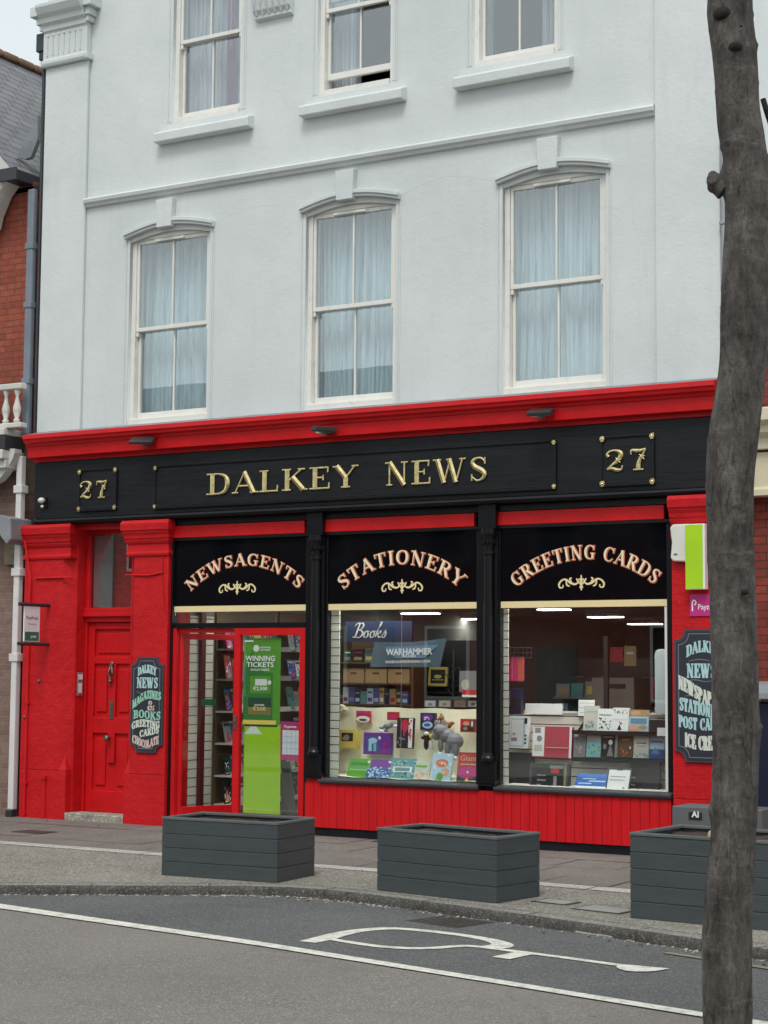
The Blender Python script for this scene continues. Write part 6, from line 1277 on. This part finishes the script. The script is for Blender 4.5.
gondola(4.2, 7.2, 1.8, 'shelving unit in the middle of the shop', 'middle shelving', 6, 1.8)
gondola(6.6, 5.8, 1.4, 'shelving unit at the right, behind the greeting cards window', 'right shelving', 8, 1.7)
# till area seen through the right window
t_ = thing('shop_counter', (6.2, 2.6, 0), 'pale shop counter seen through the greeting cards window', 'counter')
x0, x1, z0, z1 = P(592, 678, 634, 712, 2.3)
MB().box(x0, x1, 2.3, 2.8, 0, z1).build('front_panel', F('buff_counter', (.22, .20, .17)), t_); xa, xb, za, zb_ = P(606, 684, 625, 688, 2.29); MB().box(xa, xb, 2.285, 2.299, za, zb_).build('nameplate', BLKP, t_)
goods((610, 647, 623, 662), 2.5, 'red_notice', 'notice', 'red notice hung above the shop counter', REDP, .01, 0, [(.2, .2, .8, .5, PINK, 's', 6)])
goods((624, 646, 636, 666), 2.45, 'tan_parcel', 'parcel', 'tan card notice beside the red notice', TAN, .02, 0, [(.2, .6, .8, .7, WPRINT)])
t_ = thing('floor_stand', (W(606, 670, 1.9)[0], 1.9, 0), 'black upright stand in front of the shop counter', 'stand')
x0, z1 = W(604, 636, 1.9); MB().box(x0, x0 + .05, 1.88, 1.92, 0, z1).build('pole', DARKM, t_); MB().lathe(x0 + .025, 1.9, [(.18, .0), (.18, .02), (.03, .04)], 16).build('base', DARKM, t_)
rr3 = random.Random(31)
t_ = thing('greeting_card_spinner', (7.2, 1.5, 0), 'card spinner behind the tall pale board', 'card spinner')
MB().tube([(7.2, 1.5, 0), (7.2, 1.5, 1.8)], .02, 8).build('pole', DARKM, t_)
for r_ in range(5):
    for s_ in range(3):
        a = R(-60 + 50 * s_); x, y = 7.2 + .16 * math.sin(a), 1.5 - .16 * math.cos(a); z = .75 + .22 * r_
        mt = rr3.choice(PALS); slab('greeting_card', 'card', f'{PN[mt.name]} card, {["left", "middle", "right"][s_]} of the {ORD[r_]} tier from below on the card spinner', x - .06, x + .06, z, z + .18, y, .006, mt, 6, [(.2, .3, .8, .7, rr3.choice(PALS), 'o')], group='cards on the spinner', yaw=math.degrees(a))

# ================================================================== STREET TREE
def D3(px, py, dist):
    d = _ray(px, py); k = dist / math.hypot(d.x, d.y); return EYE + d * k
DT = 5.0
tp = [(727.5, 1060, 49.0), (727.8, 1000, 49.5), (727.2, 950, 49.5), (729.0, 900, 50.0), (730.8, 870, 49.5), (732.8, 830, 48.5), (733.5, 800, 49.0), (735.0, 760, 48.0), (735.2, 730, 48.5), (734.5, 700, 48.0), (733.2, 650, 47.5), (731.8, 600, 47.5), (729.9, 560, 47.8), (730.0, 500, 48.0), (731.1, 470, 49.7), (732.5, 450, 51.0), (735.8, 420, 51.5), (741.5, 380, 49.0), (744.0, 350, 49.0), (745.8, 300, 50.5), (747.2, 250, 49.5), (748.0, 210, 48.0), (747.8, 190, 46.5), (745.8, 160, 46.5), (742.2, 140, 47.5), (737.8, 110, 45.5), (736.0, 80, 45.0), (733.8, 50, 45.5), (731.0, 20, 46.0), (729.5, -30, 45.0)]
ctr = []
for px, py, wd in tp:
    q = D3(px, py, DT); dep = (q - EYE).dot(FW); ctr.append((q, .965 * wd / 2 / FPX * dep))
q0, r0 = ctr[0]; base_z = -.08
low = [(Vector((q0.x - .0, q0.y, base_z - .05)), r0 * 1.45), (Vector((q0.x, q0.y, base_z + .03)), r0 * 1.2), (Vector((q0.x, q0.y, (q0.z + base_z) / 2)), r0 * 1.04)]
qt, rt = ctr[-1]; topc = [(qt + Vector((-.02, 0, .5)), rt * .9), (qt + Vector((.03, .02, 1.0)), rt * .85)]
cl = low + ctr + topc
cl = [(*c_[0], c_[1]) for c_ in cl]; fine = catmull(cl, 8)
from mathutils import noise as mn
tree = thing('street_tree', (q0.x, q0.y, base_z), 'bare knobbly dark street tree trunk in the right foreground', 'tree')
knots = [(D3(712, 186, DT), .030, .030), (D3(716, 180, DT), .035, .02), (D3(722, 12, DT), .03, .012), (D3(737, 45, DT - .07), .032, .016), (D3(757, 45, DT), .01, .006), (D3(738, 590, DT - .06), .03, .007), (D3(755, 730, DT), .03, .006), (D3(715, 812, DT), .02, .008), (D3(745, 700, DT - .06), .04, .004), (D3(742, 470, DT - .07), .03, .006)]
RINGS = [(D3(735, y_, DT).z, h_, a_) for y_, h_, a_ in ((22, 1, .003), (88, 2, .002), (152, 4, .004), (207, 0, .0035), (260, 3, .002), (283, 2, .002), (330, 5, .003), (335, 1, .002), (435, 2, .003), (492, 4, .004), (560, 0, .004), (585, 3, .003), (612, 5, .003), (690, 2, .002), (733, 1, .005), (778, 3, .003), (815, 4, .005), (905, 2, .003), (945, 0, .003), (990, 4, .003))]
nA = 56; vs = []; fs = []; sub = []
rows_ = []
for a, b in zip(fine[:-1], fine[1:]):
    L = math.dist(a[:3], b[:3]); k = max(1, int(L / .014))
    for i in range(k): rows_.append([a[j] + (b[j] - a[j]) * i / k for j in range(4)])
rows_.append(fine[-1])
for (x, y, z, r_) in rows_:
    for k in range(nA):
        a = 2 * math.pi * k / nA; d = Vector((math.cos(a), math.sin(a), 0)); p_ = Vector((x, y, z)) + d * r_
        n_ = mn.noise(Vector((p_.x * 9, p_.y * 9, p_.z * 2.2))) * .0062 + mn.noise(Vector((p_.x * 40, p_.y * 40, p_.z * 9))) * .0016 + .0014 * max(0, mn.noise(Vector((0, 0, p_.z * 11 + p_.x * 2)))) 
        for zr_, ha, ht in RINGS:
            n_ += ht * math.exp(-((p_.z - zr_ - .018 * math.sin(a + ha)) / .006) ** 2) * (.4 + .6 * max(0, math.sin(a * 1.5 + ha)))
        for kc, kr, kh in knots:
            dd = (p_ - kc).length / kr
            if dd < 2.5: n_ += kh * math.exp(-dd * dd * .8)
        p_ += d * n_; vs.append(tuple(p_))
for i in range(len(rows_) - 1):
    for k in range(nA): fs.append((i * nA + k, i * nA + (k + 1) % nA, (i + 1) * nA + (k + 1) % nA, (i + 1) * nA + k))
m_ = MB(); m_.add(vs, fs); trunk = m_.build('trunk', BARK, tree, smooth=True)
# knots: cut branch scars
for px, py, dd, r_ in ((735, 47, .066, .019), (722, 14, .050, .024), (741, 26, .070, .004), (745, 592, .070, .010)):
    MB().ball(tuple(D3(px, py, DT - dd)), r_, 14, (1.15, .75, .85)).build('branch_scar', KNOT, tree, smooth=True)
c_ = D3(711, 180, DT); m_ = MB(); m_.tube([tuple(D3(726, 190, DT)), tuple(D3(716, 182, DT)), tuple(D3(712, 178, DT - .02))], [.034, .028, .020], 14).ball(tuple(D3(713, 176, DT)), .016, 10).ball(tuple(D3(713, 187, DT)), .018, 10)
o = m_.build('burl', BARK, tree); rm = o.modifiers.new('remesh', 'REMESH'); rm.mode = 'VOXEL'; rm.voxel_size = .004; rm.use_smooth_shade = True
m_ = MB().tube([tuple(D3(752, 235, DT + .03)), tuple(D3(778, 190, DT + .06)), tuple(D3(777, 140, DT + .06)), tuple(D3(767, 112, DT + .05)), tuple(D3(763, 99, DT + .05))], [.02, .014, .011, .0085, .008], 10); m_.build('side_branch', KNOT, tree, smooth=True)
# limbs and crown, above the picture
rr4 = random.Random(8); tips = []; top_ = Vector(fine[-1][:3]); m_ = MB()
for k in range(7):
    a = k * 2.399; L = rr4.uniform(1.0, 1.6); d = Vector((math.cos(a) * .55, math.sin(a) * .55, 1.0)); p1 = top_ + d * L * .5 + Vector((0, 0, -.1)); p2 = top_ + d * L + Vector((rr4.uniform(-.1, .1), rr4.uniform(-.1, .1), .2))
    m_.tube([tuple(top_ - Vector((0, 0, .1))), tuple(p1), tuple(p2)], [.05, .03, .012], 8); tips += [p1, p2, (p1 + p2) / 2]
    for q in range(3):
        e = p1 + (p2 - p1) * rr4.random(); f_ = e + Vector((rr4.uniform(-.4, .4), rr4.uniform(-.4, .4), rr4.uniform(.2, .6))); m_.tube([tuple(e), tuple(f_)], [.012, .005], 6); tips.append(f_)
m_.build('limbs', BARK, tree)
m_ = MB()
for c_ in tips:
    for _ in range(70):
        p_ = c_ + Vector((rr4.gauss(0, .20), rr4.gauss(0, .20), rr4.gauss(.05, .18))); s_ = rr4.uniform(.03, .055)
        u = Vector((rr4.uniform(-1, 1), rr4.uniform(-1, 1), rr4.uniform(-.6, .6))).normalized(); v_ = u.cross(Vector((rr4.uniform(-1, 1), rr4.uniform(-1, 1), 1))).normalized()
        m_.add([tuple(p_ - u * s_), tuple(p_ + v_ * s_ * .5), tuple(p_ + u * s_), tuple(p_ - v_ * s_ * .5)], [(0, 1, 2, 3)])
m_.build('crown', LEAF, tree, smooth='sheet')

# ================================================================== OPPOSITE SIDE OF THE STREET (seen only as reflections)
def terrace(x0, x1, y, eave, ridge, mat, label, seed, hip=0):
    t_ = thing('terraced_house', ((x0 + x1) / 2, y - 4, -.1), label, 'building', None)
    MB().box(x0, x1, y - 8, y, -.2, eave).build('wall', mat, t_)
    roof_plane('roof', [(x1 + .1, y + .2, eave), (x0 - .1, y + .2, eave), (x0 - .1, y - 4, ridge), (x1 + .1 - hip, y - 4, ridge)], t_)
    roof_plane('roof', [(x0 - .1, y - 8.2, eave), (x1 + .1, y - 8.2, eave), (x1 + .1 - hip, y - 4, ridge), (x0 - .1, y - 4, ridge)], t_)
    MB().box(x0 + .5, x0 + 1.3, y - 4.4, y - 3.6, ridge - .3, ridge + .9).build('chimney', BRICKOLD, t_)
    n = max(2, int((x1 - x0) / 2.6))
    for r_, z in enumerate((1.0, 4.0)):
        for k in range(n):
            xc = x0 + (x1 - x0) * (k + .5) / n
            if r_ == 0 and k == n // 2: d_ = MB().box(xc - .45, xc + .45, y, y + .06, 0, 2.15).build('door', DARKSILL, t_); continue
            f_ = MB().box(xc - .55, xc + .55, y, y + .05, z, z + 1.6).build('window', WHITE, t_); MB().box(xc - .48, xc + .48, y + .051, y + .056, z + .07, z + 1.53).build('pane', BLACKG, f_)
terrace(-32, -20, -18.2, 6.6, 9.3, BRICKOLD, 'brown brick terrace across the street, farthest along', 1)
terrace(-19.9, -6.2, -18.2, 6.6, 9.3, BRICKOLD, 'brown brick terrace across the street from the shop', 2, 1.0)
terrace(-5.9, 2.0, -18.4, 4.6, 6.0, BRICK, 'low red brick terrace across the street', 3)
terrace(2.4, 11.0, -18.6, 4.9, 6.6, STUCCO, 'low off white terrace across the street', 4)
terrace(15.5, 27.0, -18.6, 6.2, 8.6, BRICKR, 'dark brick terrace behind the viewpoint', 5)
